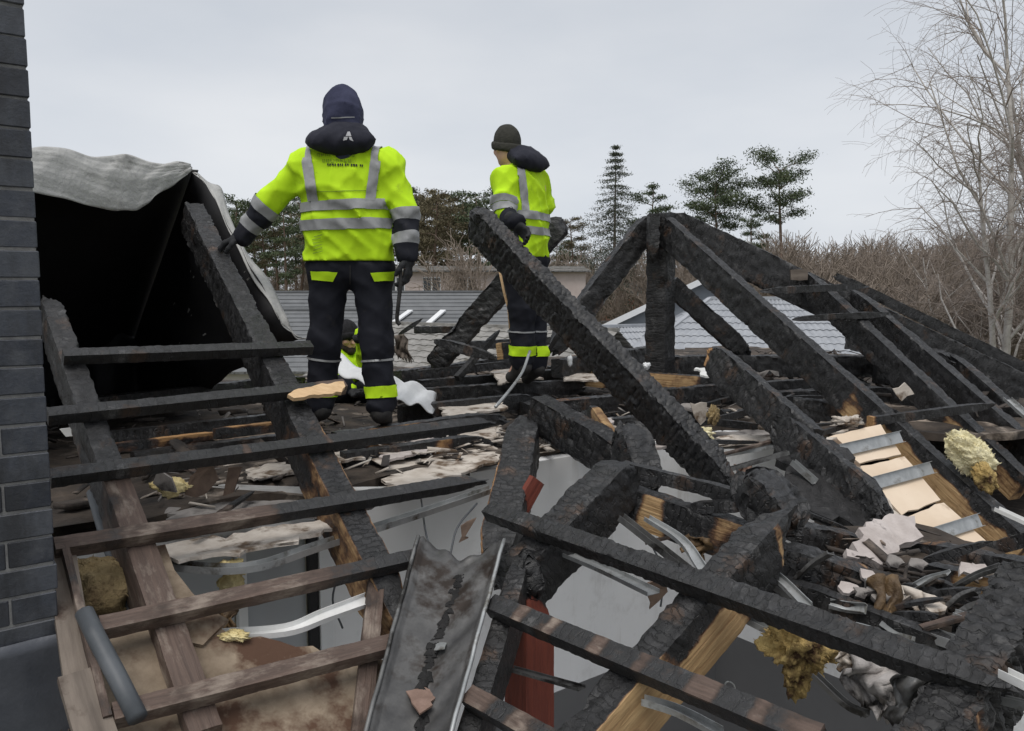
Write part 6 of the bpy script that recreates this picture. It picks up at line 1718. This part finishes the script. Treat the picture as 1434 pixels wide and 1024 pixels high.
# what he holds: a short pry bar
o = polytube('pry_bar', curve_pts([D(560, 372, 4.47), D(561, 395, 4.46), D(558, 425, 4.46), D(556, 448, 4.48), D(560, 455, 4.48)], 5), .011, M['coal'] if False else BOOT, n=8)
tag(o, 'black pry bar hanging from the right glove of the taller worker', 'tool')

# ------------------------------------------------------------------ the smaller worker, seen from behind at an angle
d2 = 5.75
J2 = dict(head=D(710, 206, d2), sl=D(706, 250, d2 - .16), sr=D(752, 250, d2 + .14), el=D(706, 296, d2 - .24), wl=D(722, 313, d2 - .36), er=D(763, 290, d2 + .20), wr=D(748, 318, d2 + .34),
          hl=D(722, 366, d2 - .09), hr=D(744, 366, d2 + .07), kl=D(732, 436, d2 - .10), kr=D(748, 436, d2 + .05), al=D(730, 504, d2 - .09), ar=D(750, 506, d2 + .03),
          fl=D(716, 528, d2 - .03), fr=D(738, 530, d2 + .12))
P2 = person('smaller worker in fluorescent yellow jacket and olive knit hat behind the diagonal charred beam', D(738, 534, d2), J2, (-.5, .86, -.12), jr=.92,
            hands=(.6, .6), hand_d=((.5, -.2, -.5), (-.5, .5, -.5)), palm=((0, -.6, -.6), (0, .5, -.5)), hatmat=KNIT, seed=33, hs=.86, hem=lambda P: (D(735, 361, d2).z) - P[..., 2])
zb = d2 - .12
m0 = t_or(P2); Z2 = lambda y: D(735, y, zb).z
tape(P2, 'reflective_tape', m0, hband(P2, 0, 0, Z2(307), Z2(296), (-.04, 0)), HVT, .006)
tape(P2, 'reflective_tape', m0, hband(P2, 0, 0, Z2(328), Z2(317), (-.04, 0)), HVT, .006)
zl = [((0, 0, Z2(297)), (0, 0, 1))]
tape(P2, 'reflective_tape', m0, vstrip(P2, D(728, 230, zb), D(736, 298, zb), .05) + zl, HVT, .007)
mm = np.isin(P2['lab'], [1, 3])
for t0, t1, mt in ((.62, .80, HVT), (.82, 1.04, HVT)):
    tape(P2, 'reflective_tape', mm, limb(P2, 'sl', 'el', t0, t1), mt, .006)
tape(P2, 'dark_cuff', np.isin(P2['lab'], [3]), limb(P2, 'el', 'wl', .3, 1.2), NAVY, .006)
for e in 'lr':
    sd_ = P2['g']['kr'] - P2['g']['kl']; pr_ = (P2['Vt'] - P2['hip']) @ sd_
    tape(P2, 'yellow_band', (pr_ < 0) if e == 'l' else (pr_ >= 0), limb(P2, 'k' + e, 'a' + e, .70, .90), HV, .006, 't')
    tape(P2, 'grey_piping', (pr_ < 0) if e == 'l' else (pr_ >= 0), limb(P2, 'k' + e, 'a' + e, .40, .43), HVT, .005, 't')

# ------------------------------------------------------------------ the crouching worker
d3 = 6.7
J3 = dict(head=D(486, 473, d3), sl=D(512, 497, d3 + .12), sr=D(470, 501, d3 - .02), el=D(514, 520, d3 - .12), wl=D(506, 466, d3 - .30), er=D(475, 534, d3 - .14), wr=D(492, 548, d3 - .3),
          hl=D(505, 556, d3 + .22), hr=D(478, 558, d3 + .18), kl=D(520, 540, d3 - .22), kr=D(478, 542, d3 - .28), al=D(512, 585, d3 - .05), ar=D(482, 588, d3 - .1),
          fl=D(516, 592, d3 - .25), fr=D(486, 596, d3 - .3))
P3 = person('crouching bearded worker in a charcoal knit hat, seen between the legs of the taller worker', D(490, 600, d3), J3, (.60, -.75, -.12), jr=.95, hands=(.6, .5),
            hand_d=((.5, .2, .85), None), palm=((-.8, .2, 0), (0, 0, 1)), face=True, hatmat=KNITD, seed=44, hem=lambda P: (D(490, 556, d3).z) - P[..., 2])
